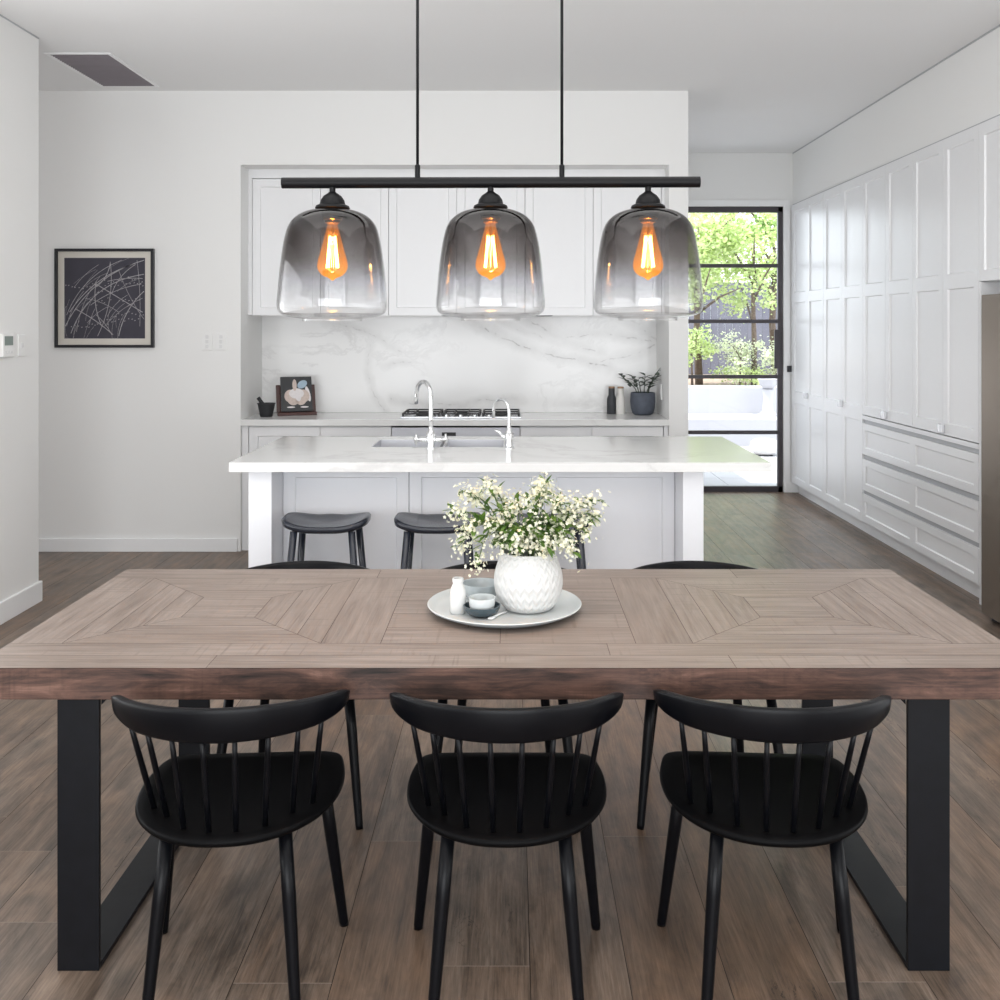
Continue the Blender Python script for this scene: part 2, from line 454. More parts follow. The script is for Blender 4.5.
# floor boards run away from the camera
rows = []
w = .242; x = .045-w*26
pl = []
r0 = 0
while x < XR+.1:
    y = -3.2-R.uniform(0, 2)
    cuts = []
    while y < YD+.25:
        y += R.uniform(1.3, 2.3); cuts.append(y)
    if abs(x-(.045-w)) < .01: cuts = [-1.2, .6, 2.504, 4.4, 6.3, 8.4, 10]
    if abs(x-(.045+3*w)) < .01: cuts = [-1.6, .5, 2.443, 4.3, 6.1, 8.1, 10]
    if abs(x-(.045+4*w)) < .01: cuts = [-1.0, 1.1, 2.86, 4.9, 6.9, 8.9, 10]
    ya = -3.2
    for yb in cuts:
        if yb > ya+.01:
            pl.append(([(x+.0011, ya+.0012), (x+w-.0011, ya+.0012), (x+w-.0011, min(yb, YD+.05)-.0012), (x+.0011, min(yb, YD+.05)-.0012)], PI/2))
        ya = yb
        if ya > YD: break
    x += w
struct(planks('floor', pl, 'floor_oak', 0))
bm = boxes((-6.3, XR+.4, -3.2, YD+.05, -.12, -.0015)); 
for poly, _a in pl:      # pale filler in the butt joints, dark gaps along the boards
    xa, xb, yy = poly[0][0], poly[1][0], poly[2][1]+.0012
    box(bm, xa, xb, yy-.0016, yy+.0016, -.0012, -.0004, 1)
struct(obj('floor_slab', bm, mats=['floor_gap', 'floor_joint']))
# ceiling / roof slab with unseen eaves widened to keep the sun out
struct(obj('ceiling', boxes((-6.6, 4.2, -4.6, YD+.45, H, H+.25)), 'ceiling_paint'))
# left wall ends before the kitchen; an opening is assumed nearer the camera, out of frame
struct(obj('wall_left', boxes((XL-.22, XL, 4.75, 5.83, 0, H)), 'wall_paint'))
struct(obj('baseboard_left', boxes((XL-.236, XL+.016, 4.734, 5.848, -.001, .118)), 'trim_paint', bevel=.004))
# wall with niche
bm = boxes((-6.3, NX0, YW, YD, 0, H), (NX1, WE, YW, YD, 0, H), (NX0, NX1, YW, YD, NZ, H), (NX0, NX1, 7.75, YD, 0, NZ))
struct(obj('wall_back', bm, 'wall_paint'))
struct(obj('baseboard_back', boxes((-6.3, NX0-.02, YW-.018, YW, 0, .095)), 'trim_paint', bevel=.004))
# far passage on the left
struct(obj('wall_passage', boxes((-6.5, -6.3, -3.2, YD, 0, H)), 'wall_paint'))
struct(obj('wall_front', boxes((-6.5, XR+.75, -3.4, -3.2, 0, H)), 'unseen_dark_wall'))  # added out of view to shut out sky light behind the camera
struct(obj('wall_side', boxes((XR+.62, XR+.75, -3.2, 4.75, 0, H)), 'wall_paint'))
# right wall: solid panel above and behind the tall cabinets
CT = 2.78
struct(obj('wall_right', boxes((XR, XR+.7, 4.75, YD, CT, H), (XR+.62, XR+.75, 4.75, YD+.2, 0, CT)), 'wall_paint'))
struct(obj('shadow_line_right', boxes((XR-.004, XR+.02, 4.75, YD, H-.010, H)), 'channel_grey'))  # grey strip stands in for the shadow line under the ceiling
struct(obj('trim_2', boxes((XR-.003, XR+.02, 4.75, YD, CT-.003, CT+.006)), 'channel_grey'))
struct(obj('shadow_line_left', boxes((XL-.004, XL+.004, 4.75, 5.83, H-.008, H)), 'channel_grey'))  # shadow line at the top of the left wall, as a grey strip
# wall with the glazed door: opening x 1.45..2.625, z 0..2.77
DX0, DX1, DZ = 1.42, 2.628, 2.768
struct(obj('wall_rear', boxes((WE-.4, DX0, YD, YD+.2, 0, H), (DX1, XR+.65, YD, YD+.2, 0, H), (DX0, DX1, YD, YD+.2, DZ, H)), 'wall_paint'))
struct(obj('baseboard_rear', boxes((DX1+.02, XR+.05, YD-.016, YD, 0, .10)), 'trim_paint', bevel=.003))

# glazed steel door
door = bpy.data.objects.new('door_1', None); COL.objects.link(door); door.location = (0, YD+.02, 0); struct(door)
door['label'] = 'tall black steel framed glass door with five stacked panes'; 
bars = [2.195, 1.655, 1.117, .576]
bm = boxes((DX0, DX0+.05, 0, .05, 0, DZ), (DX1-.048, DX1, 0, .05, 0, DZ), (DX0, DX1, 0, .06, DZ-.055, DZ), (DX0, DX1, 0, .05, .0, .055))
obj('door_frame', bm, 'door_steel', door, bevel=.003)
bm = boxes(*[(DX0+.05, DX1-.048, .01, .04, b-.021, b+.021) for b in bars]); 
obj('glazing_bar', boxes((DX0+.05, DX1-.048, .01, .04, bars[0]-.018, bars[0]+.018)), 'door_steel', door)
bm.free()
for b in bars[1:]: obj('glazing_bar', boxes((DX0+.05, DX1-.048, .01, .04, b-.018, b+.018)), 'door_steel', door)
zs = [DZ-.055]+bars+[.055]
for a, b in zip(zs[:-1], zs[1:]):
    bm = bmesh.new(); quad(bm, (DX0+.05, .025, b), (DX1-.048, .025, b), (DX1-.048, .025, a), (DX0+.05, .025, a))
    obj('pane', bm, 'door_glass', door)
bm = boxes((DX1-.095, DX1-.045, -.055, -.035, 1.20, 1.575), (DX1-.078, DX1-.06, -.035, .0, 1.24, 1.27), (DX1-.078, DX1-.06, -.035, .0, 1.50, 1.53))
obj('pull_handle', bm, 'door_steel', door, bevel=.003)
struct(obj('trim_4', boxes((DX1, DX1+.06, YD-.012, YD+.0, 0, DZ+.06), (DX0, DX1, YD-.012, YD, DZ, DZ+.06)), 'trim_paint', bevel=.003))
bm = boxes((2.658, 2.708, YD-.028, YD-.012, 1.165, 1.225))
tag(obj('door_switch', bm, 'frame_black', bevel=.003), 'small black square switch on the wall beside the glass door', 'switch')

# ceiling vent
v = empty('ceiling_vent', 'grey return air grille set in the white ceiling', 'vent', (-2.67, 6.57, H))
obj('vent_frame', boxes((-.205, .205, -.43, -.405, -.006, .02), (-.205, .205, .405, .43, -.006, .02), (-.205, -.18, -.405, .405, -.006, .02), (.18, .205, -.405, .405, -.006, .02)), 'trim_paint', v)
bm = bmesh.new(); box(bm, -.18, .18, -.405, .405, -.001, .012)
for i in range(26):
    yy = -.395+i*.0315
    box(bm, -.18, .18, yy, yy+.012, -.005, -.001)
obj('grille', bm, 'vent_mesh', v)

# ------------------------------------------------------------------ right hand cabinets
KX = XR
def tall_pair(name, lab, cat, y1, kz, z0, knobs=True, splits=None, group=None, plinth=True, double=True):
    """two door cabinet whose far edge is at y1"""
    W = .48; y0 = y1-2*W
    root = empty(name, lab, cat, (KX+.3, (y0+y1)/2, 0), 0, group)
    off = lambda u, o, z: (KX-o-(KX+.3), u-(y0+y1)/2, z)
    bm = bmesh.new(); box(bm, -.28, .3, -W+.001, W-.001, z0, CT-.006)
    obj('body', bm, 'cabinet_paint', root)
    for k in range(2):
        a = y0+k*W+.002; b = a+W-.004
        ops = [(a+.062, b-.062, za, zb) for za, zb in splits]
        bm = bmesh.new(); shaker(bm, off, a, b, z0+.003, CT-.009, ops)
        d = obj('door', bm, 'cabinet_paint', root)
        if knobs and k == 0:
            yy = y0+W; bm = bmesh.new()
            for s in (-1, 1):
                box(bm, -.35, -.322, yy-(y0+y1)/2+(.006 if s > 0 else -.030), yy-(y0+y1)/2+(.030 if s > 0 else -.006), kz-.028, kz+.028)
            obj('knob', bm, 'knob_metal', d, bevel=.006)
    if plinth:
        obj('plinth', boxes((-.262, -.24, -W, W, 0, z0)), 'cabinet_paint', root)
    return root
Y1 = 9.62
SPL = [(.165, .875), (.985, 1.835), (1.925, 2.70)]
tall_pair('tall_cabinet', 'tall white panelled cabinet at the far end by the glass door', 'cabinet', Y1, .975, .10, splits=SPL, group='white tall cabinets along the right wall')
tall_pair('tall_cabinet', 'tall white panelled cabinet between the far one and the drawer bank', 'cabinet', Y1-.96, .975, .10, splits=SPL, group='white tall cabinets along the right wall')
SP2 = [(1.0, 1.835), (1.925, 2.70)]
tall_pair('wall_cupboard', 'white two-door cupboard above the far half of the drawers', 'cabinet', Y1-1.92, .965, .925, splits=SP2, group='white cupboards above the drawers', plinth=False)
tall_pair('wall_cupboard', 'white two-door cupboard above the drawers, beside the fridge', 'cabinet', Y1-2.88, .965, .925, splits=SP2, group='white cupboards above the drawers', plinth=False)
# over the fridge
y1 = Y1-3.84
root = empty('overhead_cupboard', 'white cupboard above the fridge at the right edge', 'cabinet', (KX+.3, y1-.48, 0))
off = lambda u, o, z: (KX-o-(KX+.3), u-(y1-.48), z)
obj('body', boxes((-.28, .3, -.479, .479, 1.86, CT-.006)), 'cabinet_paint', root)
for a in (y1-.96, y1-.48):
    bm = bmesh.new(); shaker(bm, off, a+.002, a+.478, 1.863, CT-.009, [(a+.064, a+.416, 1.925, 2.70)])
    obj('door', bm, 'cabinet_paint', root)
# end gable panel next to the fridge
tag(obj('filler_panel', boxes((KX-.02, KX+.6, y1-.024, y1-.002, 0, 1.858)), 'cabinet_paint'), 'narrow white end panel between drawers and fridge', 'panel')
tag(obj('filler_panel', boxes((KX-.02, KX+.02, Y1+.002, YD-.017, .10, CT-.006)), 'cabinet_paint'), 'narrow white filler strip in the far corner beside the door wall', 'panel')
# drawer bank
ya, yb = y1, Y1-1.92
root = empty('drawer_bank', 'white bank of three wide panelled drawers under the cupboards', 'drawers', (KX+.3, (ya+yb)/2, 0))
ym = (ya+yb)/2
off = lambda u, o, z: (KX-o-(KX+.3), u-ym, z)
obj('body', boxes((-.258, .3, -.96, .96, .10, .921)), 'cabinet_paint', root)
obj('plinth', boxes((-.262, -.24, -.96, .96, 0, .10)), 'cabinet_paint', root)
obj('top_rail', boxes((-.322, -.258, -.958, .958, .892, .921)), 'cabinet_paint', root)
for zt in (.862, .588, .318):
    z0 = zt-.238 if zt > .4 else .108
    bm = bmesh.new()
    m_ = (ya+yb)/2
    shaker(bm, off, ya+.003, yb-.003, z0, zt, [(ya+.062, m_-.05, z0+.05, zt-.052), (m_+.05, yb-.062, z0+.05, zt-.052)])
    d = obj('drawer', bm, 'cabinet_paint', root)
    obj('channel_handle', boxes((-.31, -.2585, -.955, .955, zt+.001, zt+.03)), 'channel_grey', d)

# fridge
fx = 2.575
f = empty('fridge', 'bronze steel fridge at the right edge of the picture', 'fridge', (fx+.36, 5.0, 0))
obj('body', boxes((-.30, .36, -.46, .489, .04, 1.776)), 'bronze_steel', f, bevel=.004)
obj('door', boxes((-.36, -.303, -.46, .489, .035, 1.776)), 'bronze_steel', f, bevel=.005)
for yy in (-.42, .44):
    obj('foot', lathe(bmesh.new(), [(0, 0), (.022, 0), (.022, .035), (0, .035)], 16, -.30, yy), 'iron', f)
obj('plinth', boxes((-.27, .3, -.45, .48, .005, .04)), 'iron', f)

# ------------------------------------------------------------------ kitchen niche
CZ = .94
# upper cupboards: three two-door units
for i, lb in enumerate(('white wall cupboard at the left end of the kitchen niche', 'white wall cupboard in the middle of the kitchen niche', 'white wall cupboard at the right end of the kitchen niche')):
    x0 = -1.905+i*1.0
    root = empty('upper_cupboard', lb, 'cabinet', (x0+.5, 7.54, 0), 0, 'upper cupboards in the niche')
    obj('body', boxes((-.4985, .4985, -.185, .205, 1.695, 2.69)), 'cabinet_paint', root)
    for k in range(2):
        a = -.5+k*.5+.002; b = a+.496
        bm = bmesh.new(); shaker(bm, lambda u, o, z: (u, -.185-o, z), a, b, 1.685, 2.685, [(a+.055, b-.055, 1.74, 2.63)])
        obj('door', bm, 'cabinet_paint', root)
struct(obj('trim_5', boxes((NX0, NX1, 7.335, 7.75, 2.692, NZ), (NX0, -1.907, 7.335, 7.75, 1.69, 2.692), (1.097, NX1, 7.335, 7.75, 1.69, 2.692)), 'cabinet_paint'))
tag(obj('range_hood', boxes((-.52, .30, 7.36, 7.70, 1.682, 1.6935)), 'iron', bevel=.002), 'slim dark range hood insert under the middle cupboard', 'range hood')
# splashback
tag(obj('splashback', boxes((NX0+.001, NX1-.001, 7.735, 7.7495, CZ+.001, 1.69)), 'splash_marble'), 'white marble splashback with grey veins behind the counter', 'splashback')
# counter
tag(obj('countertop', boxes((NX0+.001, NX1-.001, YW-.005, 7.734, CZ-.045, CZ)), 'counter_marble', bevel=.003), 'long white stone countertop across the kitchen niche', 'countertop')
def base_unit(lab, x0, x1, nd):
    root = empty('base_cabinet', lab, 'cabinet', ((x0+x1)/2, 7.45, 0), 0, 'base cabinets under the niche counter')
    cx = (x0+x1)/2; hw = (x1-x0)/2
    obj('body', boxes((-hw, hw, -.265, .28, .10, CZ-.047)), 'cabinet_paint', root)
    obj('plinth', boxes((-hw, hw, -.22, -.20, 0, .10)), 'cabinet_paint', root)
    w_ = 2*hw/nd
    for k in range(nd):
        a = -hw+k*w_+.002; b = a+w_-.004
        bm = bmesh.new(); shaker(bm, lambda u, o, z: (u, -.265-o, z), a, b, .105, CZ-.056, [(a+.06, b-.06, .17, CZ-.12)])
        obj('door', bm, 'cabinet_paint', root)
base_unit('white base cabinet left of the oven under the niche counter', -1.885, -.865, 2)
base_unit('white base cabinet right of the oven under the niche counter', .06, 1.085, 2)
tag(obj('filler_panel', boxes((NX0+.002, -1.889, 7.165, 7.4, 0, CZ-.047)), 'cabinet_paint'), 'narrow white filler strip at the left end of the base cabinets', 'panel')
tag(obj('filler_panel', boxes((1.089, NX1-.002, 7.165, 7.4, 0, CZ-.047)), 'cabinet_paint'), 'narrow white filler strip at the right end of the base cabinets', 'panel')
root = empty('oven', 'built-in steel oven under the gas cooktop', 'oven', (-.4025, 7.45, 0))
obj('body', boxes((-.458, .458, -.26, .28, .10, CZ-.075)), 'steel', root)
obj('control_panel', boxes((-.458, .458, -.285, -.26, .80, CZ-.060)), 'panel_steel', root, bevel=.002)
obj('door', boxes((-.458, .458, -.285, -.26, .15, .795)), 'steel', root, bevel=.002)
obj('display', boxes((-.10, .0, -.288, -.284, .82, .845)), 'iron', root)
obj('handle', tube(bmesh.new(), [(-.38, -.325, .76), (.38, -.325, .76)], .009), 'chrome', root)
# cooktop
root = empty('gas_cooktop', 'black gas cooktop with iron grates on the niche counter', 'cooktop', (-.37, 7.42, CZ))
obj('hob_plate', boxes((-.44, .44, -.19, .22, 0, .012)), 'steel', root, bevel=.003)
for cx in (-.29, 0, .29):
    bm = bmesh.new()
    for xx in (-.13, .13): box(bm, cx+xx-.006, cx+xx+.006, -.17, .2, .026, .036)
    for yy in (-.17, .015, .2): box(bm, cx-.136, cx+.136, yy-.006, yy+.006, .026, .036)
    for xx in (-.05, .05): box(bm, cx+xx-.005, cx+xx+.005, -.17, .2, .027, .037)
    for xx in (-.13, .13):
        for yy in (-.17, .2): box(bm, cx+xx-.007, cx+xx+.007, yy-.007, yy+.007, .012, .03)
    obj('grate', bm, 'iron', root)
    for yy in (-.08, .11): obj('burner', lathe(bmesh.new(), [(0, .012), (.045, .012), (.045, .02), (.03, .025), (0, .025)], 20, cx, yy), 'iron', root)
for i in range(5):
    obj('knob', lathe(bmesh.new(), [(0, .012), (.018, .012), (.016, .026), (0, .028)], 16, -.2+i*.1, -.178), 'chrome', root)

# mortar and pestle
root = empty('mortar', 'small black stone mortar at the left end of the counter', 'mortar', (-1.808, 7.36, CZ))
obj('bowl', lathe(bmesh.new(), [(0, 0), (.042, 0), (.046, .006), (.062, .092), (.066, .094), (.066, .10), (.056, .10), (.045, .03), (0, .022)], 32), 'stone_black', root, smooth=False, auto=.6)
p = empty('pestle', 'black stone pestle leaning in the mortar', 'pestle', (-1.822, 7.36, CZ+.055))
obj('shaft', tube(bmesh.new(), [(.022, 0, -.012), (.0, 0, .02), (-.03, 0, .062), (-.047, 0, .085)], [.017, .016, .013, .014], 14), 'stone_black', p, smooth=True)
# cookbook on stand
root = empty('book_stand', 'reddish brown wooden cookbook stand on the counter', 'book stand', (-1.615, 7.50, CZ), math.radians(20))
tilt = Matrix.Rotation(math.radians(-18), 4, 'X')
bm = boxes((-.145, .145, 0, .014, .0, .235)); bmesh.ops.transform(bm, matrix=tilt, verts=bm.verts[:]); obj('back_board', bm, 'mahogany', root, bevel=.004)
obj('ledge', boxes((-.145, .145, -.048, .004, 0, .024)), 'mahogany', root, bevel=.004)
bk = empty('cookbook', 'dark cookbook with a garlic bulb cover on the wooden stand', 'book', (-1.6125, 7.490, CZ+.027), math.radians(20))
def tl(bm): bmesh.ops.transform(bm, matrix=Matrix.Translation((0, -.012, 0)) @ tilt, verts=bm.verts[:]); return bm
obj('cover', tl(boxes((-.115, .115, -.020, -.017, .0, .265), (-.115, .115, 0, .003, .0, .265), (-.115, -.112, -.017, 0, 0, .265))), 'book_cover', bk)
obj('pages', tl(boxes((-.111, .111, -.0168, -.0002, .004, .261))), 'book_paper', bk)
def disc(bm, cx, cz, rx, rz, y, n=28, mi=0, rot=0):
    vs = []
    for i in range(n):
        a = 2*PI*i/n; u, v_ = rx*math.cos(a), rz*math.sin(a)
        vs.append(bm.verts.new((cx+u*math.cos(rot)-v_*math.sin(rot), y, cz+u*math.sin(rot)+v_*math.cos(rot))))
    f_ = bm.faces.new(vs); f_.material_index = mi
bm = bmesh.new()
disc(bm, .045, .205, .04, .028, -.0203, mi=2, rot=.6); disc(bm, .085, .13, .016, .06, -.02035, mi=1, rot=.2)
disc(bm, -.045, .115, .045, .05, -.0204, mi=0); disc(bm, .05, .115, .045, .05, -.0204, mi=0)
disc(bm, -.025, .09, .045, .045, -.02045, mi=0); disc(bm, .03, .09, .042, .045, -.02045, mi=0)
disc(bm, 0, .135, .055, .04, -.0205, mi=1)
disc(bm, -.012, .20, .016, .045, -.02055, mi=0); disc(bm, -.045, .03, .03, .006, -.0204, mi=1); disc(bm, .055, .03, .03, .006, -.0204, mi=1)
disc(bm, .01, .118, .022, .045, -.0206, mi=1, rot=.15)
obj('cover_picture', tl(bm), None, bk, mats=['garlic_skin', 'garlic_light', 'cloth_blue'])
# mills
for (xx, yy, mat, lb) in ((.757, 7.60, 'mill_black', 'black bottle-shaped pepper mill beside the white one'), (.822, 7.57, 'mill_white', 'white bottle-shaped pepper mill beside the grey plant pot')):
    root = empty('pepper_mill', lb, 'mill', (xx, yy, CZ), 0, 'pair of pepper mills')
    obj('body', lathe(bmesh.new(), [(0, 0), (.034, 0), (.0355, .004), (.0355, .105), (.031, .128), (.0235, .143), (.0235, .195), (0, .195)], 32), mat, root, auto=.7)
    obj('cap', lathe(bmesh.new(), [(0, .1955), (.0235, .1955), (.0235, .206), (.0215, .208), (0, .208)], 32), 'mill_wood', root, auto=.7)
# pot plant on counter
root = empty('potted_plant', 'dark green leafy plant in a grey concrete pot on the counter', 'potted plant', (.985, 7.53, CZ))
obj('pot', lathe(bmesh.new(), [(0, 0), (.06, 0), (.078, .012), (.09, .05), (.095, .10), (.091, .165), (.089, .168), (.083, .168), (.085, .12), (.08, .10), (0, .10)], 40), 'concrete_pot', root, auto=.8)
obj('soil', lathe(bmesh.new(), [(0, .148), (.0825, .142)], 28), 'soil', root)
def leaf(bm, base, d, up, L, W, curl=.15, mi=0):
    d = d.normalized(); s = d.cross(up)
    if s.length < 1e-4: s = d.orthogonal()
    s.normalize(); n = s.cross(d)
    cols = []
    for k, (t, wv) in enumerate(((0, .12), (.3, .9), (.6, 1.0), (.85, .55), (1, .04))):
        c = base+d*L*t-n*L*curl*t*t
        cols.append((bm.verts.new(c+s*W*.5*wv+n*W*.12*wv), bm.verts.new(c), bm.verts.new(c-s*W*.5*wv+n*W*.12*wv)))
    for a, b in zip(cols[:-1], cols[1:]):
        bm.faces.new((a[0], a[1], b[1], b[0])).material_index = mi; bm.faces.new((a[1], a[2], b[2], b[1])).material_index = mi
rp = random.Random(3)
for i, (ax, lean, L) in enumerate(((2.9, .75, .15), (2.3, .4, .14), (.3, .5, .15), (1.2, .2, .15), (4.2, .35, .13), (5.4, .45, .14), (.1, .42, .22))):
    bm = bmesh.new(); bs = Vector((.04*math.cos(ax), .04*math.sin(ax), .14))
    pts = [bs+Vector((math.cos(ax)*lean*L*t*t*1.1, math.sin(ax)*lean*L*t*t*1.1, L*t)) for t in (0, .33, .66, 1)]
    tube(bm, pts, [.004, .0035, .003, .002], 6)
    for k in range(6 if i < 6 else 4):
        t = (.45+.55*k/5) if i < 6 else (.55+.45*k/3)
        bp = pts[0].lerp(pts[-1], t) if t < .5 else pts[1].lerp(pts[-1], (t-.33)/.67)
        a2 = ax+(1.1 if k % 2 else -1.1)+rp.uniform(-.5, .5)
        leaf(bm, bp, Vector((math.cos(a2), math.sin(a2), .55)), Vector((0, 0, 1)), rp.uniform(.06, .08) if i < 6 else .045, .036 if i < 6 else .018, .2)
    obj('frond', bm, 'zz_leaf', root, smooth=True)
# outlet on the niche side wall
root = empty('power_outlet', 'white power outlet on the niche side wall by the plant', 'outlet', (NX1, 7.50, 1.115))
obj('plate', boxes((-.009, 0, -.035, .035, -.06, .06)), 'white_plastic', root, bevel=.003)
obj('socket', boxes((-.013, -.009, -.02, .02, -.03, .03)), 'switch_button', root, bevel=.002)

# ------------------------------------------------------------------ island
IX0, IX1, IY0, IY1 = -1.378, 1.262, 4.868, 6.03
TH = .046
sx0, sx1, sy0, sy1 = -.775, -.045, 5.50, 5.88
root = empty('kitchen_island', 'white kitchen island with panelled front and thick stone top', 'island', (0, 5.4, 0))
bm = boxes((IX0, IX1, IY0-5.4, sy0-5.4, CZ-TH, CZ), (IX0, IX1, sy1-5.4, IY1-5.4, CZ-TH, CZ), (IX0, sx0, sy0-5.4, sy1-5.4, CZ-TH, CZ), (sx1, IX1, sy0-5.4, sy1-5.4, CZ-TH, CZ))
bmesh.ops.remove_doubles(bm, verts=bm.verts[:], dist=1e-5)
obj('worktop', bm, 'counter_marble', root)
y0 = 4.93-5.4; yp = 5.19-5.4; y2 = 5.97-5.4
obj('end_panel', boxes((-1.30, -1.185, y0, y2, 0, CZ-TH-.001)), 'island_paint', root, bevel=.003)
obj('end_panel', boxes((.843, .945, y0, y2, 0, CZ-TH-.001)), 'island_paint', root, bevel=.003)
obj('carcass', boxes((-1.184, .842, yp+.003, y2, .0, .68), (-1.184, .842, yp+.003, yp+.03, .68, CZ-TH-.001), (-1.184, .842, y2-.03, y2, .68, CZ-TH-.001)), 'island_paint', root)
xs = [-1.184, -.532, .167, .842]
for a, b in zip(xs[:-1], xs[1:]):
    bm = bmesh.new(); shaker(bm, lambda u, o, z: (u, yp-o, z), a+.002, b-.002, .10, CZ-TH-.006, [(a+.062, b-.062, .17, CZ-TH-.07)], rec=.013)
    obj('front_panel', bm, 'island_paint', root)
obj('kick_board', boxes((-1.184, .842, yp-.004, yp+.002, 0, .098)), 'island_paint', root)
# sink
root = empty('double_sink', 'stainless double bowl sink set into the island top', 'sink', (0, 5.69, CZ-.02))
for a, b in ((sx0, -.40), (-.375, sx1)):
    bm = bmesh.new(); t_ = .004; c0, c1, d0, d1, zb = a, b, sy0-5.69, sy1-5.69, -.20
    box(bm, c0, c1, d0, d1, zb-t_, zb)
    box(bm, c0, c0+t_, d0, d1, zb, .018); box(bm, c1-t_, c1, d0, d1, zb, .018); box(bm, c0, c1, d0, d0+t_, zb, .018); box(bm, c0, c1, d1-t_, d1, zb, .018)
    bo = obj('bowl', bm, 'panel_steel', root)
    obj('drain', lathe(bmesh.new(), [(.0, zb+.002), (.035, zb+.002), (.04, zb+.0005)], 20, (a+b)/2, 0), 'chrome', bo)
obj('divider', boxes((-.40, -.375, sy0-5.69, sy1-5.69, -.1, .0)), 'steel', root)
# main tap
def chrome_tap(name, lab, x, y, top, reach, rad, cross):
    root = empty(name, lab, 'tap', (x, y, CZ), 0, 'chrome taps on the island')
    hz = top-CZ; r = reach/2
    dirx, diry = (-.55, .83) if cross else (-.66, .75)
    pts = [(0, 0, .03), (0, 0, hz*.45), (0, 0, hz-r)]
    for k in range(1, 13):
        a = PI*k/12; u = r-r*math.cos(a); pts.append((dirx*u, diry*u, hz-r+r*math.sin(a)))
    pts.append((dirx*reach, diry*reach, hz-r-.045))
    obj('spout', tube(bmesh.new(), pts, rad, 14), 'chrome', root, smooth=True)
    obj('base', lathe(bmesh.new(), [(0, 0), (.031, 0), (.031, .006), (.022, .012), (.021, .05), (.026, .056), (.026, .082), (.016, .095), (.012, .12), (0, .12)], 28), 'chrome', root, auto=.6)
    if cross:
        for s in (-1, 1):
            h = obj('valve_arm', tube(bmesh.new(), [(s*.018, 0, .045), (s*.07, 0, .05)], [.014, .013], 14), 'chrome', root, smooth=True)
            bm = bmesh.new()
            for a in (0, PI/2): tube(bm, [(s*.08, -.03*math.cos(a), .05-.03*math.sin(a)), (s*.08, .03*math.cos(a), .05+.03*math.sin(a))], .006, 10)
            lathe(bm, [(0, .035), (.014, .038), (.016, .05), (.014, .062), (0, .065)], 14, s*.08, 0)
            obj('cross_handle', bm, 'chrome', h, smooth=True)
    else:
        h = obj('valve_arm', tube(bmesh.new(), [(-.012, 0, .05), (-.045, 0, .075)], [.012, .011], 12), 'chrome', root, smooth=True)
        obj('lever_handle', tube(bmesh.new(), [(-.042, 0, .07), (-.052, 0, .088), (-.078, 0, .10)], [.009, .008, .006], 12), 'chrome', h, smooth=True)
chrome_tap('kitchen_tap', 'tall chrome gooseneck tap with two cross handles on the island', -.441, 5.44, 1.30, .17, .0125, True)
chrome_tap('filter_tap', 'smaller chrome gooseneck tap with a single lever on the island', -.016, 5.44, 1.205, .13, .0085, False)

# ------------------------------------------------------------------ bar stools
def make_stool():
    root = empty('bar_stool', '', 'stool', (0, 0, 0), 0, 'black bar stools at the island')
    bm = bmesh.new(); n = 48; rings = []
    def pt(a, s):
        c, sn = math.cos(a), math.sin(a); e = .55
        return (.212*s*math.copysign(abs(c)**e, c), .142*s*math.copysign(abs(sn)**e, sn))
    def zz(x, y, top):
        sad = .028*(x/.21)**2-.010*(y/.14)**2*(1 if y < 0 else -.25) + (.006*math.exp(-(x/.04)**2)*(1 if y > 0 else .3))
        return sad*(1 if top else .75)
    for s, z, top in ((.0, .612, 0), (.86, .614, 0), (.98, .625, 0), (1.0, .640, 1), (.97, .650, 1), (.85, .648, 1), (.55, .641, 1), (.25, .638, 1), (0, .638, 1)):
        if s == 0: rings.append([bm.verts.new((0, 0, z+zz(0, 0, top)))])
        else: rings.append([bm.verts.new((*pt(2*PI*i/n, s), z+zz(*pt(2*PI*i/n, s), top))) for i in range(n)])
    for a, b in zip(rings[:-1], rings[1:]):
        for i in range(n):
            j = (i+1) % n
            if len(a) == 1: bm.faces.new((a[0], b[i], b[j]))
            elif len(b) == 1: bm.faces.new((a[i], a[j], b[0]))
            else: bm.faces.new((a[i], a[j], b[j], b[i]))
    obj('seat', bm, 'stool_lacquer', root, smooth=True)
    for sx in (-1, 1):
        for sy in (-1, 1):
            obj('leg', tube(bmesh.new(), [(sx*.139, sy*.108, .618), (sx*.165, sy*.135, .3), (sx*.19, sy*.160, 0)], [.0175, .0165, .013], 14), 'stool_lacquer', root, smooth=True)
    for sy in (-1, 1):
        obj('stretcher', tube(bmesh.new(), [(-.176, sy*.1455, .18), (.176, sy*.1455, .18)], .009, 10), 'stool_lacquer', root, smooth=True)
    return root
st = make_stool()
for i, (xx, lb) in enumerate(((-.908, 'black saddle bar stool nearest the left end of the island'), (-.363, 'middle black saddle bar stool at the island, left of the flowers'), (.185, 'black saddle bar stool at the island, mostly hidden behind the flowers'))):
    o = st if i == 0 else copy_tree(st)
    o.location = (xx, 4.905, 0); o['label'] = lb

# ------------------------------------------------------------------ dining table
TX0, TX1, TY0, TY1, TZ = -1.328, 1.303, 2.449, 3.45, .765
TB = .687
tbl = empty('dining_table', 'long reclaimed wood dining table on black steel frame legs', 'table', (0, 0, 0))
fy0, fy1 = TY0+.19, TY1-.123     # inner field
P = []
def rect(a, b, c, d, ang): P.append((inset([(a, c), (b, c), (b, d), (a, d)], .0008), ang))
E = .14
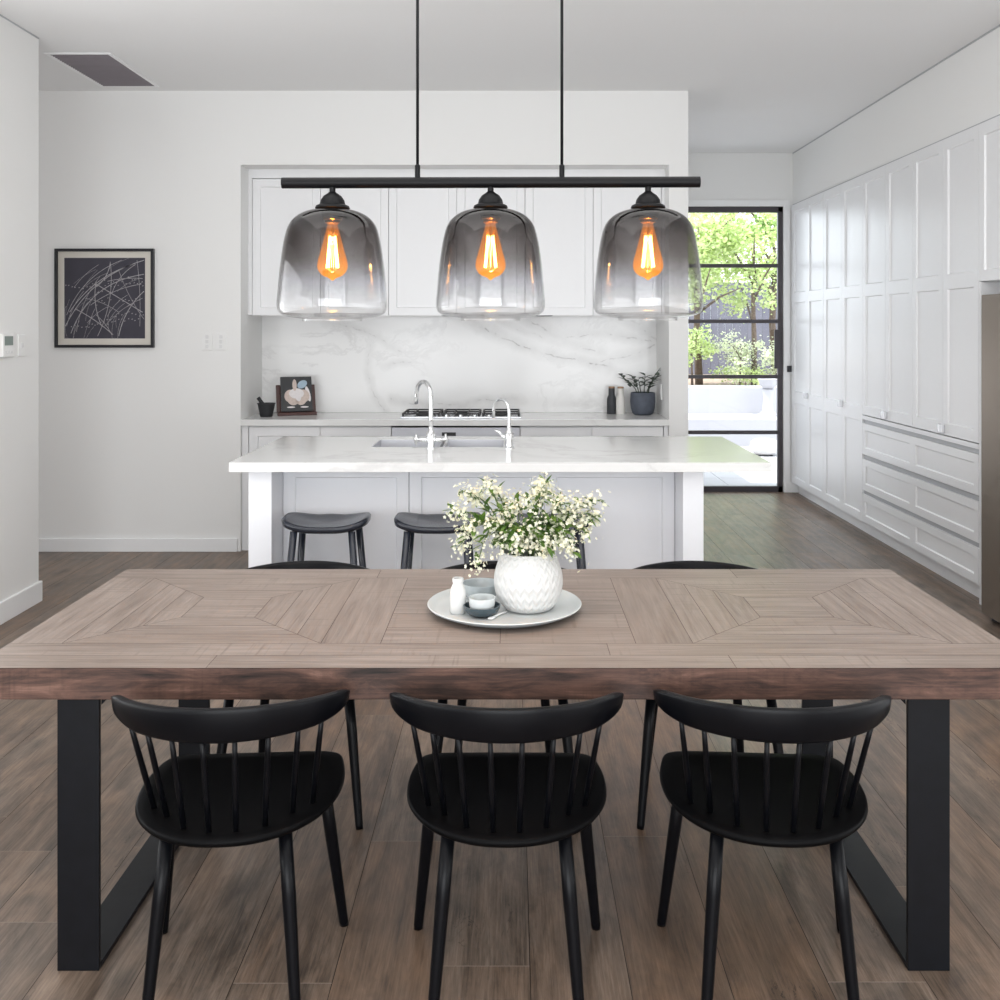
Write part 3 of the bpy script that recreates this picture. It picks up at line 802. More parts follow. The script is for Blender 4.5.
# long border boards
for k in range(2):
    ya, yb = TY0+k*.095, TY0+(k+1)*.095
    cuts = [TX0, -.25+k*.5, TX1] if k else [TX0, -.75, .55, TX1]
    for a, b in zip(cuts[:-1], cuts[1:]): rect(a, b, ya, yb, 0)
for a, b in ((TX0, -.45), (-.45, .75), (.75, TX1)): rect(a, b, fy1, TY1, 0)
rect(TX0, TX0+E, fy0, fy1, PI/2); rect(TX1-E, TX1, fy0, fy1, PI/2)
sq = fy1-fy0
def square(xa, xb):
    n = 3; cx, cy = (xa+xb)/2, (fy0+fy1)/2; hx, hy = (xb-xa)/2, (fy1-fy0)/2
    for k in range(n):
        s0, s1 = 1-k*.23, 1-(k+1)*.23
        O = [(cx-hx*s0, cy-hy*s0), (cx+hx*s0, cy-hy*s0), (cx+hx*s0, cy+hy*s0), (cx-hx*s0, cy+hy*s0)]
        I = [(cx-hx*s1, cy-hy*s1), (cx+hx*s1, cy-hy*s1), (cx+hx*s1, cy+hy*s1), (cx-hx*s1, cy+hy*s1)]
        for q in range(4):
            q2 = (q+1) % 4
            P.append((inset([O[q], O[q2], I[q2], I[q]], .0008), 0 if q % 2 == 0 else PI/2))
    s0 = 1-n*.23
    for k in range(2): rect(cx-hx*s0, cx+hx*s0, cy-hy*s0+k*hy*s0, cy-hy*s0+(k+1)*hy*s0, 0)
square(TX0+E, -.505); square(.478, TX1-E)
rect(-.505, -.347, fy0, fy1, PI/2); rect(.327, .478, fy0, fy1, PI/2)
cw = sq/5
for k in range(5):
    m = -.347+R.uniform(.2, .5)
    rect(-.347, m, fy0+k*cw, fy0+(k+1)*cw, 0); rect(m, .327, fy0+k*cw, fy0+(k+1)*cw, 0)
top = planks('tabletop', P, 'table_wood', TZ, tbl)
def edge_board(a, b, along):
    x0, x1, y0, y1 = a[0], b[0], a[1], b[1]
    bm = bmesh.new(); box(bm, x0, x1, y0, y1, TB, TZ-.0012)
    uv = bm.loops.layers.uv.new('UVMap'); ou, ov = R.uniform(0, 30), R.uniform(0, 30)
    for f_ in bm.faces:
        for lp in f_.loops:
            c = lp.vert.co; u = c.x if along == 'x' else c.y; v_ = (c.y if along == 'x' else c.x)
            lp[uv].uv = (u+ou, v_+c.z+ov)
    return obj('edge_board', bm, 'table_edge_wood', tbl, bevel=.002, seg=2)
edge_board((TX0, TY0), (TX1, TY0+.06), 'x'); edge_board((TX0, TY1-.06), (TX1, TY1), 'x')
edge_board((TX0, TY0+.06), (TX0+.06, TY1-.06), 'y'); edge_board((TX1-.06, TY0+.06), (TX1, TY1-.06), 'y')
obj('underside', boxes((TX0+.06, TX1-.06, TY0+.06, TY1-.06, TB+.02, TZ-.002)), 'table_edge_wood', tbl)
for cx in (-1.078, 1.036):
    a, b = cx-.052, cx+.052
    ya, yb = 2.484, 3.40
    bm = bmesh.new(); t_ = .013
    box(bm, a, b, ya, ya+t_, .0, TB); box(bm, a, b, yb-t_, yb, .0, TB); box(bm, a, b, ya+t_, yb-t_, 0, t_); box(bm, a, b, ya+t_, yb-t_, TB-t_, TB-.0005)
    lg = obj('leg_frame', bm, 'black_steel', tbl, bevel=.0015)
    s = 1 if cx < 0 else -1
    xx = b if s > 0 else a
    for yy in (ya+.015, yb-.03):
        bm = bmesh.new(); g = .03
        v1 = [bm.verts.new((xx+s*q[0], yy, TB-.001+q[1])) for q in ((0, 0), (g, 0), (0, -g))]; v2 = [bm.verts.new((q.co.x, yy+.008, q.co.z)) for q in v1]
        bm.faces.new(v1); bm.faces.new(v2[::-1])
        for k in range(3): bm.faces.new((v1[k], v2[k], v2[(k+1) % 3], v1[(k+1) % 3]))
        obj('gusset', bm, 'black_steel', lg)

# ------------------------------------------------------------------ dining chairs
def make_chair():
    root = empty('dining_chair', '', 'chair', (0, 0, 0), 0, 'black spindle back dining chairs')
    half = [(0, .235), (.10, .235), (.185, .232), (.226, .212), (.243, .15), (.25, .06), (.238, -.04), (.202, -.125), (.145, -.188), (.075, -.225), (0, -.235)]
    pts = half+[(-x_, y_) for x_, y_ in half[-2:0:-1]]
    out = catmull([(x_, y_, 0) for x_, y_ in pts], 5, True)
    bm = bmesh.new(); rings = []
    for s, z in ((0, .434), (.9, .434), (.975, .437), (1.0, .4445), (.993, .4525), (.975, .455), (.85, .4535), (.5, .449), (0, .447)):
        if s == 0: rings.append([bm.verts.new((0, 0, z))])
        else: rings.append([bm.verts.new((p.x*s, p.y*s, z)) for p in out])
    n = len(out)
    for a, b in zip(rings[:-1], rings[1:]):
        for i in range(n):
            j = (i+1) % n
            if len(a) == 1: bm.faces.new((a[0], b[i], b[j]))
            elif len(b) == 1: bm.faces.new((a[i], a[j], b[0]))
            else: bm.faces.new((a[i], a[j], b[j], b[i]))
    obj('seat', bm, 'black_seat', root, smooth=True)
    Rr, cy = .313, .078
    amax = math.asin(.273/Rr)
    bm = bmesh.new(); N = 56; rings = []
    for i in range(N+1):
        u = -1+2*i/N; a = u*amax; e = abs(u)
        zt = .753-.018*u*u; zb = .672+.010*u*u+(.020*((e-.62)/.38)**2 if e > .62 else 0)
        if e > .86:
            k = (e-.86)/.14; q = math.sqrt(max(0, 1-k*k)); mid = zb*.30+zt*.70
            zt2, zb2 = mid+(zt-mid)*max(q, .12), mid+(zb-mid)*max(q, .12)
        else: zt2, zb2 = zt, zb
        th = .012*(1 if e < .9 else max(.25, math.sqrt(max(0, 1-((e-.9)/.1)**2))))
        hh = zt2-zb2; ring = []
        for (o_, zf, lean) in ((1, .12, 0), (1, .88, 0), (.75, .97, 0), (0, 1, 0), (-.75, .97, 0), (-1, .88, 0), (-1, .12, 0), (-.75, .03, 0), (0, 0, 0), (.75, .03, 0)):
            z = zb2+hh*zf; rad = Rr+o_*th+(z-.70)*.12
            ring.append(bm.verts.new((math.sin(a)*rad, cy-math.cos(a)*rad, z)))
        rings.append(ring)
    for a, b in zip(rings[:-1], rings[1:]):
        for k in range(10): bm.faces.new((a[k], a[(k+1) % 10], b[(k+1) % 10], b[k]))
    bm.faces.new(rings[0]); bm.faces.new(rings[-1][::-1])
    obj('back_rail', bm, 'black_lacquer', root, auto=.9)
    for xt, xb, yb in ((.036, .030, -.186), (.108, .091, -.164), (.170, .145, -.103), (.218, .186, -.06)):
        for s in (-1, 1):
            yt = cy-math.sqrt((Rr-.003)**2-xt*xt)
            b_ = Vector((s*xb, yb, .446)); t_ = Vector((s*xt, yt, .685))
            obj('spindle', tube(bmesh.new(), [b_, b_.lerp(t_, .4), b_.lerp(t_, .75), t_], [.0066, .0072, .0066, .0055], 12), 'black_lacquer', root, smooth=True)
    for s in (-1, 1):
        for top_, bot in (((s*.19, .12, .436), (s*.237, .20, 0)), ((s*.134, -.145, .436), (s*.170, -.205, 0))):
            a, b = Vector(top_), Vector(bot)
            obj('leg', tube(bmesh.new(), [a, a.lerp(b, .35), a.lerp(b, .97), b], [.0162, .0165, .0125, .0115], 16), 'black_lacquer', root, smooth=True)
    return root
ch = make_chair()
for i, (xx, yy, rz, lb) in enumerate((
    (-.672, 2.462, 4, 'black spindle back chair at the near left of the table'),
    (-.013, 2.462, 0, 'black spindle back chair at the near middle of the table'),
    (.622, 2.462, -4, 'black spindle back chair at the near right of the table'),
    (-.727, 3.385, 181, 'black chair across the table on the left, mostly hidden'),
    (-.03, 3.385, 180, 'black chair across the table in the middle, behind the flower tray'),
    (.650, 3.385, 179, 'black chair across the table on the right, mostly hidden'))):
    o = ch if i == 0 else copy_tree(ch)
    o.location = (xx, yy, 0); o.rotation_euler = (0, 0, math.radians(rz)); o['label'] = lb

# ------------------------------------------------------------------ things on the table
TT = TZ+.0005
tx, ty = -.022, 2.945
root = empty('serving_tray', 'round pale grey ceramic tray in the middle of the table', 'tray', (tx, ty, TT))
obj('dish', lathe(bmesh.new(), [(0, .002), (.17, .002), (.19, .004), (.222, .018), (.2265, .0235), (.2245, .0255), (.2215, .0245), (.212, .0145), (.198, .0095), (0, .009)], 72), None, root, auto=.9, mats=['tray_glaze', 'tray_rim'])
for p_ in root.children[0].data.polygons:
    if p_.normal.z < .35: p_.material_index = 1
obj('foot_ring', lathe(bmesh.new(), [(0, 0), (.165, 0), (.168, .0025), (0, .0025)], 48), 'tray_rim', root)
TR = TT+.0095
vx, vy = .048, 2.935
root = empty('vase', 'round white vase with woven relief holding the flowers', 'vase', (vx, vy, TR))
prof = catmull([(.056, 0, 0), (.072, 0, .006), (.089, 0, .03), (.100, 0, .065), (.100, 0, .10), (.092, 0, .13), (.083, 0, .155), (.079, 0, .168)], 5)
pr = [(p.x, p.z) for p in prof]
inner = [(r-.006, z) for r, z in pr[::-1] if z > .012]
obj('body', lathe(bmesh.new(), [(0, 0)]+pr+[(.0765, .1700)]+inner+[(0, .012)], 72, uv=True), 'vase_relief', root, smooth=True)
root = empty('bottle', 'small white ceramic bottle at the left of the tray', 'bottle', (-.156, 2.885, TR))
obj('body', lathe(bmesh.new(), [(0, 0), (.0205, 0), (.023, .003), (.0235, .05), (.022, .068), (.016, .082), (.0145, .086), (.0145, .089), (.0165, .090), (.0165, .100), (.0145, .1015), (.012, .1005), (.012, .085), (0, .08)], 36), 'bottle_ceramic', root, auto=.7)
def bowl(name, lab, cat, x_, y_, z_, r, h, mat, rb=.5, th=.004, group=None):
    root = empty(name, lab, cat, (x_, y_, z_), 0, group)
    o_ = [(0, 0), (r*rb, 0), (r*(rb+.12), h*.06)]
    o_ += [(r*(rb+.12+(1-rb-.12)*math.sin(t*PI/2)), h*(.06+.94*(1-math.cos(t*PI/2))**.8)) for t in (.25, .5, .75, 1)]
    i_ = [(max(rr-th, .001), max(z, th)) for rr, z in o_[::-1][:-1]]
    i_[0] = (r-th, h)
    obj('body', lathe(bmesh.new(), o_+i_+[(0, th)], 44), mat, root, auto=1.0)
    return root
bowl('bowl', 'grey-blue glazed bowl at the back of the tray behind the bottle', 'bowl', -.095, 3.035, TR, .058, .05, 'grey_glaze', .5)
bowl('saucer_bowl', 'small dark slate bowl under the white cup', 'bowl', -.086, 2.862, TR, .053, .030, 'dark_glaze', .45)
bowl('cup', 'small pale cup standing in the dark slate bowl', 'cup', -.086, 2.866, TR+.0045, .0385, .047, 'pale_glaze', .62)
root = empty('spoon', 'small white spoon on the tray beside the dark bowl', 'spoon', (-.032, 2.86, TR+.003), math.radians(55))
obj('handle', tube(bmesh.new(), [(-.035, 0, .001), (0, 0, .003), (.028, 0, .001)], [.003, .0028, .003], 8), 'white_ceramic', root, smooth=True)
bm = bmesh.new(); bmesh.ops.create_uvsphere(bm, u_segments=16, v_segments=8, radius=1, matrix=Matrix.Translation((-.045, 0, .001)) @ Matrix.Diagonal((.014, .009, .0035, 1)))
obj('bowl', bm, 'white_ceramic', root, smooth=True)

# flowers: sprigs radiating from the vase mouth; tips given as (dx, dy, dz) from the mouth centre
rf = random.Random(21)
tips = [(-.225, -.01, .14), (-.20, .03, .20), (-.19, -.04, .07), (-.165, .04, .19), (-.205, -.05, .015), (-.15, -.07, -.035), (-.13, .0, .235), (-.10, .05, .20), (-.115, -.06, .10), (-.06, -.03, .14), (-.04, .05, .16),
        (.0, -.05, .19), (.03, .02, .235), (.035, -.02, .20), (.055, .06, .22), (.09, -.03, .16), (.10, .04, .18), (.13, -.02, .13), (.155, .0, .165), (.205, .01, .17), (.20, -.02, .12), (.175, -.04, .075), (.10, -.07, .04), (.055, -.085, .02), (.13, -.075, -.005), (.02, -.07, .10), (-.05, -.085, .05), (.07, -.05, .09), (-.035, -.085, .03), (.03, -.09, .035), (-.085, -.065, .025), (.075, -.08, .03), (.0, -.06, .06)]
mouth = Vector((0, 0, .172))
fl = []
for i, tp in enumerate(tips):
    tip = Vector((tp[0], tp[1], tp[2]*.86-.004))+mouth+Vector((rf.uniform(-.006, .006), rf.uniform(-.01, .01), rf.uniform(-.006, .006)))
    hd = Vector((tp[0], tp[1], 0)); hl = max(hd.length, .001); hd /= hl
    rim = mouth+hd*min(.056, hl*.5)+Vector((0, 0, .004))
    foot = Vector((-hd.x*.02, -hd.y*.02, .03))
    mid = rim.lerp(tip, .5)+Vector((0, 0, .035+.05*max(0, .10-tp[2])/.1))
    path = catmull([foot, rim, mid, tip], 6)
    root = empty('flower_sprig', 'sprig of tiny creamy white blossoms with green leaves in the white vase', 'flowers', (vx, vy, TR), 0, 'blossom sprigs in the white vase')
    obj('stem', tube(bmesh.new(), path, [.0022]*(len(path)-4)+[.0016, .0014, .0012, .001], 6), 'stem_green', root, smooth=True)
    bm = bmesh.new(); ups = path[7:]
    for k in range(21):
        p = ups[int(rf.uniform(0, .9)*len(ups))]
        d = Vector((rf.uniform(-1, 1), rf.uniform(-1, 1), rf.uniform(-.45, .8)))+hd*.4
        leaf(bm, p, d, Vector((0, 0, 1)), rf.uniform(.026, .048), rf.uniform(.011, .018), rf.uniform(.05, .4))
    obj('foliage', bm, 'sprig_leaf', root, smooth=True)
    bm = bmesh.new()
    nf = 84
    for k in range(nf):
        t = rf.random()**.7
        p = mid.lerp(tip, .35+.65*t)
        rr = .042*(1-.40*t)
        c = p+Vector((rf.gauss(0, .5), rf.gauss(0, .5), rf.gauss(0, .5)))*rr
        nrm = ((c-p).normalized()+Vector((0, -.25, .45))+Vector((rf.uniform(-.5, .5), rf.uniform(-.5, .5), rf.uniform(-.5, .5)))).normalized()
        s = nrm.orthogonal().normalized(); u = nrm.cross(s); s0 = rf.uniform(.0042, .0066)
        if rf.random() < .25:   # closed bud
            bmesh.ops.create_icosphere(bm, subdivisions=1, radius=s0*.42, matrix=Matrix.Translation(c)); continue
        a0 = rf.uniform(0, 6)
        ctr = bm.verts.new(c)
        for q in range(5):
            a = a0+q*2*PI/5
            d = s*math.cos(a)+u*math.sin(a); e = -s*math.sin(a)+u*math.cos(a)
            v1 = bm.verts.new(c+d*s0*.6+e*s0*.42+nrm*s0*.15); v2 = bm.verts.new(c+d*s0*1.15+nrm*s0*.3); v3 = bm.verts.new(c+d*s0*.6-e*s0*.42+nrm*s0*.15)
            bm.faces.new((ctr, v1, v2, v3))
    obj('blossom', bm, 'petal', root)

# ------------------------------------------------------------------ pendant light
PY = 2.80; BZ = 2.002
pend = empty('pendant_light', 'black linear pendant light with three smoked glass shades', 'pendant light', (-.059, PY, 0))
obj('bar', tube(bmesh.new(), [(-.585, 0, BZ+.0012), (.585, 0, BZ+.004)], .0155, 28), 'pendant_black', pend, auto=.8)
for xx in (-.2056, .1986):
    obj('rod', tube(bmesh.new(), [(xx, 0, BZ+.012), (xx, 0, H-.02)], .0042, 12), 'pendant_black', pend, smooth=True)
    obj('collar', lathe(bmesh.new(), [(0, BZ+.012), (.0075, BZ+.014), (.0075, BZ+.05), (.0048, BZ+.053), (0, BZ+.053)], 18, xx, 0), 'pendant_black', pend, auto=.7)
obj('canopy', boxes((-.26, .26, -.04, .04, H-.024, H-.001)), 'pendant_black', pend, bevel=.004)
U = .0028
for k, xx in enumerate((-.4436, -.001, .440)):
    z0 = BZ-.0155+(.0014 if k else 0)
    hold = lathe(bmesh.new(), [(0, z0+.006), (.0085, z0+.004), (.0085, z0-.008), (.013, z0-.012), (.025, z0-.020), (.033, z0-.032), (.0355, z0-.043), (.046, z0-.048), (.0485, z0-.054), (.046, z0-.056), (.030, z0-.056),
        (.0305, z0-.075), (.0265, z0-.078), (0, z0-.078)], 40, xx, 0)
    hd = obj('lamp_holder', hold, 'pendant_black', pend, auto=.6)
    # glass: outer and inner wall
    zt = z0-.056
    outp = catmull([(.030, 0, -.001), (.066, 0, -.006), (.098, 0, -.021), (.120, 0, -.046), (.132, 0, -.085), (.1395, 0, -.13), (.1455, 0, -.18), (.1500, 0, -.232), (.1525, 0, -.262), (.1500, 0, -.283), (.140, 0, -.295), (.120, 0, -.302), (.090, 0, -.3065), (.0835, 0, -.3075), (.0825, 0, -.314)], 4)
    op = [(p.x, p.z) for p in outp]
    ip = []
    for q in range(len(op)):
        a = Vector(op[max(q-1, 0)]); b = Vector(op[min(q+1, len(op)-1)]); d = (b-a).normalized(); nn = Vector((d.y, -d.x))
        if nn.x > 0 or (nn.y > 0 and abs(nn.x) < .3 and q < 6): nn = -nn
        ip.append((op[q][0]-.0035 if abs(d.y) > .5 else op[q][0], op[q][1] if abs(d.y) > .5 else op[q][1]+(-.0035 if q < len(op)//2 else .0035)))
    sh = obj('glass_shade', lathe(bmesh.new(), op+ip[::-1], 72, closed=True), 'smoke_glass', pend, smooth=True)
    sh.location = (xx, 0, zt)
    # bulb
    bz = z0-.078
    obj('socket_ring', lathe(bmesh.new(), [(0, bz-.001), (.0255, bz-.001), (.0265, bz-.008), (.021, bz-.011), (.0215, bz-.017), (.014, bz-.02), (0, bz-.02)], 28, xx, 0), 'brass', hd, auto=.5)
    gp = catmull([(.0135, 0, bz-.02), (.0165, 0, bz-.034), (.024, 0, bz-.062), (.0335, 0, bz-.098), (.0415, 0, bz-.128), (.0405, 0, bz-.148), (.028, 0, bz-.164), (.010, 0, bz-.172), (.004, 0, bz-.177), (0.0, 0, bz-.179)], 4)
    bl = obj('bulb', lathe(bmesh.new(), [(max(p.x, 0), p.z) for p in gp], 36, xx, 0), 'amber_glass', pend, smooth=True)
    bm = bmesh.new(); nb = 8; pts = []
    for q in range(nb*2+1):
        a = 2*PI*q/(nb*2); r = .0105 if q % 2 else .0105
        pts.append((xx+(.009 if q % 2 else .017)*math.cos(a), (.009 if q % 2 else .017)*math.sin(a), bz-.055 if q % 2 else bz-.142))
    tube(bm, pts, .0016, 6); obj('filament', bm, 'filament_glow', bl)
    obj('mount_post', tube(bmesh.new(), [(xx, 0, bz-.02), (xx, 0, bz-.05)], .004, 10), 'brass', bl)

# ------------------------------------------------------------------ wall things
root = empty('framed_artwork', 'square black framed dark drawing of white scratchy lines on the wall', 'picture', (-2.898, YW-.002, 1.805))
hw = .352
obj('frame', boxes((-hw, hw, -.03, 0, hw-.02, hw), (-hw, hw, -.03, 0, -hw, -hw+.02), (-hw, -hw+.02, -.03, 0, -hw+.02, hw-.02), (hw-.02, hw, -.03, 0, -hw+.02, hw-.02)), 'frame_black', root, bevel=.002)
obj('mat', boxes((-hw+.02, hw-.02, -.012, -.002, -hw+.02, hw-.02)), 'mat_board', root)
pw = .287
pn = obj('print', boxes((-pw, pw, -.0135, -.0121, -pw, pw)), 'print_dark', root)
bm = bmesh.new(); ra = random.Random(5)
def ribbon(pts, wd):
    pts = [Vector((p[0], p[1])) for p in pts]
    prev = None
    for i, p in enumerate(pts):
        d = (pts[min(i+1, len(pts)-1)]-pts[max(0, i-1)]).normalized(); n_ = Vector((-d.y, d.x))*wd*.5
        p = Vector((max(-pw+.003, min(pw-.003, p.x)), max(-pw+.003, min(pw-.003, p.y))))
        cur = (bm.verts.new((p.x+n_.x, -.0138, p.y+n_.y)), bm.verts.new((p.x-n_.x, -.0138, p.y-n_.y)))
        if prev: bm.faces.new((prev[0], prev[1], cur[1], cur[0]))
        prev = cur
for (x0, z0, x1, z1, b) in ((-.28, -.2, .28, .27, .16), (-.27, -.12, .12, .27, .12), (-.24, -.25, .28, .17, .2), (-.05, -.27, .04, .26, -.08), (-.06, .10, .27, -.10, 0), (-.2, -.08, .06, -.26, .02), (-.06, .08, .04, .25, -.04),
    (-.06, .12, -.02, -.2, -.05), (.23, .27, .25, -.2, .02), (-.1, -.05, .26, .1, .05), (.0, -.2, .27, .0, .04), (-.25, -.1, .2, .24, .1), (-.2, -.24, -.03, .16, .06), (.1, .2, .28, -.15, -.03), (-.14, .0, .1, -.1, .03), (.05, .03, .22, .24, .05), (-.06, -.12, .05, -.26, .02), (-.27, -.2, -.15, .05, .03), (.02, .12, .27, .14, .02), (.1, -.27, .28, .05, .06)):
    P0, P2 = Vector((x0, z0)), Vector((x1, z1)); d = P2-P0; P1 = (P0+P2)/2+Vector((-d.y, d.x)).normalized()*b
    ribbon([(1-t)**2*P0+2*t*(1-t)*P1+t*t*P2 for t in [q/16 for q in range(17)]], ra.choice((.0028, .004, .0055)))
for q in range(26):
    a0 = ra.uniform(.2, 1.4); r_ = ra.uniform(.25, .6); cx_, cz_ = ra.uniform(.0, .3), ra.uniform(-.5, -.15)
    a1 = a0+ra.uniform(.3, .8)
    ribbon([(cx_-r_*math.sin(a0+(a1-a0)*k/10)+.1, cz_+r_*math.cos(a0+(a1-a0)*k/10)) for k in range(11)], ra.choice((.0015, .002, .0028)))
for row in ((.125, -.28, .0), (.06, -.05, .28), (-.16, -.24, .27), (-.02, -.06, .05), (.09, .0, .27), (-.06, .1, .27), (-.20, .02, .26)):
    xx = row[1]
    while xx < row[2]:
        zz = row[0]+.05*math.sin(xx*9)+ra.uniform(-.012, .012); ribbon([(xx, zz), (xx+.008, zz+.004)], .005); xx += ra.uniform(.016, .03)
obj('drawing', bm, 'chalk_line', pn)
def switch(name, lab, loc, rz, n, group=None):
    root = empty(name, lab, 'switch', loc, rz, group)
    obj('plate', boxes((-.037, .037, -.008, 0, -.062, .062)), 'white_plastic', root, bevel=.002)
    for k in range(n):
        zz = (-.034+.068*k/(n-1)) if n > 1 else 0
        obj('rocker', boxes((-.011, .011, -.0125, -.0075, zz-.012, zz+.012)), 'switch_button', root, bevel=.002)
switch('light_switch', 'white three-button switch plate right of the framed art, left of the pair', (-2.172, YW-.0005, 1.496), 0, 3, 'switch plates right of the art')
switch('light_switch', 'white three-button switch plate nearer the kitchen niche, right of the pair', (-2.073, YW-.0005, 1.496), 0, 3, 'switch plates right of the art')
switch('light_switch', 'narrow white switch plate on the left wall beside the thermostat', (XL+.0005, 5.615, 1.497), math.radians(90), 1)
root = empty('thermostat', 'white wall thermostat with grey display at the left edge', 'thermostat', (XL+.0005, 5.44, 1.50), math.radians(90))
obj('case', boxes((-.06, .06, -.022, 0, -.063, .063)), 'white_plastic', root, bevel=.004)
obj('display', boxes((-.045, .045, -.0235, -.0215, .0, .05)), 'lcd', root)
for k in range(3): obj('button', boxes((-.04+k*.03, -.02+k*.03, -.0245, -.0215, -.045, -.03)), 'switch_button', root, bevel=.002)

# ------------------------------------------------------------------ garden
struct(obj('terrace', boxes((-3, 9, YD+.05, 13.5, -.2, -.02)), 'paving'))
struct(obj('garden_ground', boxes((-8, 16, 14.6, 30, -.2, .70)), 'garden_soil'))
struct(obj('wall_terrace', boxes((-3, 9, 13.5, 14.3, -.2, .36)), 'render_white', bevel=.01))
struct(obj('wall_garden', boxes((-3, 9, 14.3, 14.75, -.2, .74)), 'render_white', bevel=.01))
struct(obj('wall_wing', boxes((.2, 1.2, YD+.2, 11.1, -.1, H)), 'render_white'))
# paving joints kept as real gaps: slabs on the terrace
bm = bmesh.new()
for i in range(10):
    for j in range(5): box(bm, -1+i*.8+.003, -1+(i+1)*.8-.003, YD+.21+j*.755+.003, YD+.21+(j+1)*.755-.003, -.02, -.008)
struct(obj('terrace_paving', bm, 'paving'))
# fence
root = empty('garden_fence', 'dark grey vertical board fence at the back of the garden', 'fence', (4, 19, .7))
bm = bmesh.new()
for i in range(70): box(bm, -4+i*.14, -4+i*.14+.133, 0, .03, 0, 1.75)
obj('boards', bm, 'fence_paint', root)
for zz in (.3, 1.4): obj('rail', boxes((-4, 5.8, .03, .08, zz, zz+.09)), 'fence_paint', root)
# small outbuilding corner
root = empty('garden_shed', 'grey roof corner of an outbuilding beyond the fence', 'shed', (6.3, 21.5, .7))
obj('wall', boxes((-.8, 2, 0, 2, 0, 1.6)), 'render_white', root); obj('roof', boxes((-1.1, 2.2, -.3, 2.2, 1.6, 1.82)), 'fence_paint', root)
def tree(name, lab, loc, h, crown, nl, mat, seed, lsz, group, ctr=.68, trunks=1):
    rt = random.Random(seed); root = empty(name, lab, 'tree' if 'tree' in name else 'shrub', loc, 0, group)
    bm = bmesh.new()
    for q in range(trunks):
        a0 = rt.uniform(0, 6); l_ = .25*q
        base = [(l_*.1*math.cos(a0)*t, l_*.1*math.sin(a0)*t, h*.62*t) for t in (0, .4, .75, 1)]
        base = [(p[0]+rt.uniform(-.03, .03)*h*.3, p[1]+rt.uniform(-.03, .03), p[2]) for p in base]
        tube(bm, base, [h*.018, h*.014, h*.011, h*.006], 8)
        for b in range(8):
            a = rt.uniform(0, 2*PI); z = h*rt.uniform(.3, .62); s = Vector((0, 0, z)); e = s+Vector((math.cos(a)*crown*.7, math.sin(a)*crown*.7, h*rt.uniform(.1, .3)))
            tube(bm, [s, s.lerp(e, .5)+Vector((0, 0, .05)), e], [h*.007, h*.005, h*.002], 6)
    obj('trunk', bm, 'bark', root, smooth=True)
    clumps = [(Vector((rt.gauss(0, .42)*crown, rt.gauss(0, .42)*crown, h*(ctr+rt.gauss(0, .17)))), crown*rt.uniform(.2, .42)) for _ in range(26)]
    vs, fs = [], []
    for k in range(int(nl*1.9)):
        c, r = rt.choice(clumps); p = c+Vector((rt.gauss(0, .5), rt.gauss(0, .5), rt.gauss(0, .4)))*r
        if p.z < .02: continue
        d = Vector((rt.uniform(-1, 1), rt.uniform(-1, 1), rt.uniform(-.6, .5))).normalized(); s = d.orthogonal().normalized()
        s = (s*math.cos(k)+d.cross(s)*math.sin(k)).normalized(); L = lsz*.72*rt.uniform(.6, 1.4); i = len(vs)
        vs += [p-d*L*.5, p+s*L*.3, p+d*L*.5, p-s*L*.3]; fs.append((i, i+1, i+2, i+3))
    me = bpy.data.meshes.new('crown'); me.from_pydata([tuple(v_) for v_ in vs], [], fs)
    link('crown', me, mat, root)
T = 'trees in the garden'
tree('garden_tree', 'light green tree at the left of the garden view through the door', (2.9, 15.6, .70), 3.6, 1.0, 3200, 'tree_leaf', 1, .11, T, .72)
tree('garden_tree', 'darker green tree at the upper right of the garden view', (4.3, 16.4, .70), 3.9, 1.0, 3000, 'tree_leaf_deep', 2, .12, T, .74)
tree('garden_tree', 'slender pale tree in the middle of the garden view', (3.75, 15.5, .70), 2.9, .7, 1500, 'tree_leaf', 3, .09, T, .66)
tree('garden_tree', 'tall pale tree standing beyond the grey garden fence', (4.6, 25.0, .70), 5.2, 2.0, 4200, 'hedge_leaf', 4, .16, T, .62)
tree('garden_tree', 'tall pale tree beyond the fence, behind the leftmost light green tree', (2.2, 23.0, .70), 5.0, 2.0, 4200, 'tree_leaf', 5, .16, T, .6)
S = 'shrubs in the garden bed'
tree('shrub', 'leafy green shrub at the left edge of the garden bed', (2.75, 15.3, .70), 1.2, .42, 900, 'tree_leaf', 6, .07, S, .5)
tree('shrub', 'pale silvery shrub in the middle of the garden bed', (3.5, 15.3, .70), .95, .42, 900, 'shrub_leaf', 7, .06, S, .45)
tree('shrub', 'pale shrub at the right of the garden bed', (4.15, 15.5, .70), .8, .38, 700, 'shrub_leaf', 8, .06, S, .45)
tree('shrub', 'low bright green ground cover shrub along the garden wall', (3.6, 15.45, .70), .30, .50, 700, 'tree_leaf', 9, .06, S, .5)
# white pot on a pedestal and a woven stool on the terrace
root = empty('garden_urn', 'white stone planter bowl on a pedestal standing on the low terrace wall', 'planter', (3.56, 13.9, .361)); root.scale = (.56, .56, .68)
obj('pedestal', lathe(bmesh.new(), [(0, 0), (.20, 0), (.20, .06), (.14, .10), (.11, .35), (.13, .5), (.16, .55), (0, .55)], 32), 'render_white', root, auto=.6)
obj('bowl', lathe(bmesh.new(), [(0, .55), (.10, .55), (.19, .62), (.24, .74), (.255, .76), (.225, .76), (.17, .65), (0, .60)], 32), 'render_white', root, auto=.8)
root = empty('outdoor_pouf', 'round pale woven pouf on the sunny terrace', 'pouf', (3.17, 12.55, -.007)); root.scale = (.75, .75, .9)
obj('cushion', lathe(bmesh.new(), [(0, .02), (.17, .02), (.22, .05), (.24, .12), (.22, .19), (.16, .22), (0, .225)], 32), 'wicker', root, smooth=True)
